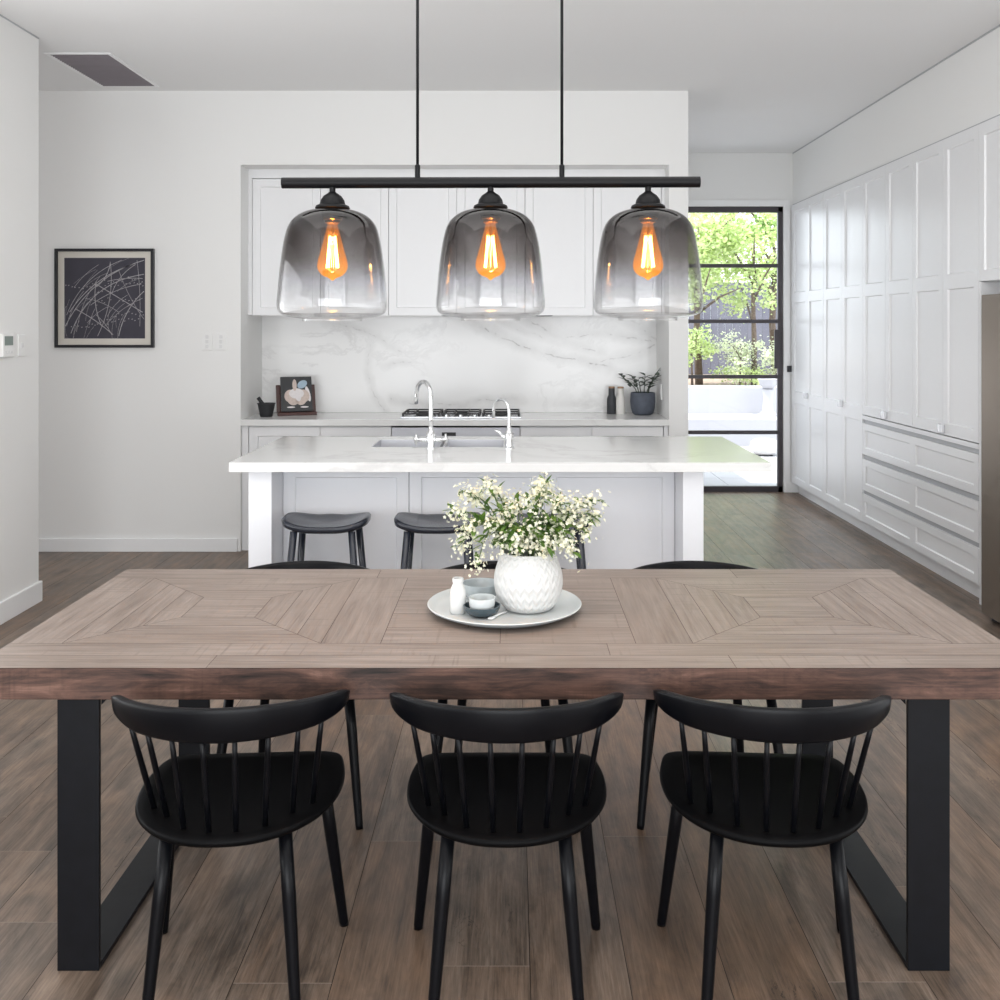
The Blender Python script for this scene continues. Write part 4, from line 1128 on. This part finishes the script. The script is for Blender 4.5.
for a in range(4):
    obj('foot', lathe(bmesh.new(), [(0, 0), (.02, 0), (.02, .04), (0, .04)], 12, .14*math.cos(a*PI/2+.7), .14*math.sin(a*PI/2+.7)), 'iron', root)

# ------------------------------------------------------------------ light
wd = bpy.data.worlds.new('sky'); scene.world = wd; wd.use_nodes = True
nt = wd.node_tree; nt.nodes.clear()
bg = nt.nodes.new('ShaderNodeBackground'); ow = nt.nodes.new('ShaderNodeOutputWorld')
bg.inputs[0].default_value = (.86, .93, 1.0, 1); bg.inputs[1].default_value = 2.5
nt.links.new(bg.outputs[0], ow.inputs[0])
def light(name, kind, loc, rot, energy, color=(1, 1, 1), size=None, sizey=None):
    l = bpy.data.lights.new(name, kind); l.energy = energy; l.color = color
    if kind == 'AREA': l.shape = 'RECTANGLE'; l.size = size; l.size_y = sizey
    if kind == 'SUN': l.angle = math.radians(.6)
    o = bpy.data.objects.new(name, l); COL.objects.link(o); o.location = loc; o.rotation_euler = rot; return o
sd = Vector((.36, .05, -.93)).normalized()
s = light('sun', 'SUN', (0, 0, 12), (0, 0, 0), 5.2, (1, .96, .90)); s.rotation_euler = sd.to_track_quat('-Z', 'Y').to_euler()
# assumed daylight behind, left and right of the camera: area lamps, no glazing built
light('assumed_daylight_behind', 'AREA', (0, -3.1, 1.5), (math.radians(95), 0, 0), 165, (.95, .975, 1), 5.0, 2.5)
light('assumed_daylight_left', 'AREA', (XL+.02, 1.6, 1.45), (0, math.radians(-130), 0), 72, (.97, .985, 1), 2.3, 5.8)
light('assumed_daylight_right', 'AREA', (XR+.55, 1.0, 1.45), (0, math.radians(126), 0), 44, (.97, .985, 1), 2.3, 4.6)
light('assumed_daylight_passage', 'AREA', (-6.25, 6.3, 1.5), (0, math.radians(-100), 0), 18, (.88, .93, 1), 2.6, 2.2)  # added lamp for an assumed window in the left passage; wall_passage is solid
light('hall_fill', 'AREA', (WE+.01, 8.45, 1.5), (0, math.radians(-118), 0), 8, (.97, .98, 1), 2.3, 2.0)  # added fill to brighten the far corridor; no window is built here
light('overhead_fill', 'AREA', (0, 2.6, H-.01), (0, 0, 0), 34, (1, .99, .97), 3.6, 3.4)  # added soft fill over the table; the slab has no skylight
for xx in (-.5026, -.06, .381):
    light('bulb_light', 'POINT', (xx, PY, BZ-.17), (0, 0, 0), 2.2, (1, .55, .22)).data.shadow_soft_size = .012

# ------------------------------------------------------------------ camera
cam = bpy.data.cameras.new('camera'); co = bpy.data.objects.new('camera', cam); COL.objects.link(co)
co.location = (0, 0, 1.6); co.rotation_euler = (math.radians(90), 0, 0)
cam.sensor_width = 36; cam.lens = 36; cam.shift_x = -.012; cam.shift_y = -.173; cam.clip_start = .05
scene.camera = co
scene.view_settings.view_transform = 'Standard'; scene.view_settings.look = 'None'
scene.view_settings.gamma = 1; scene.view_settings.exposure = .86; scene.view_settings.use_curve_mapping = False
c = scene.cycles
c.use_denoising = True; c.max_bounces = 14; c.diffuse_bounces = 6; c.glossy_bounces = 5; c.transparent_max_bounces = 24; c.transmission_bounces = 8
c.sample_clamp_indirect = 6; c.caustics_reflective = False; c.caustics_refractive = False
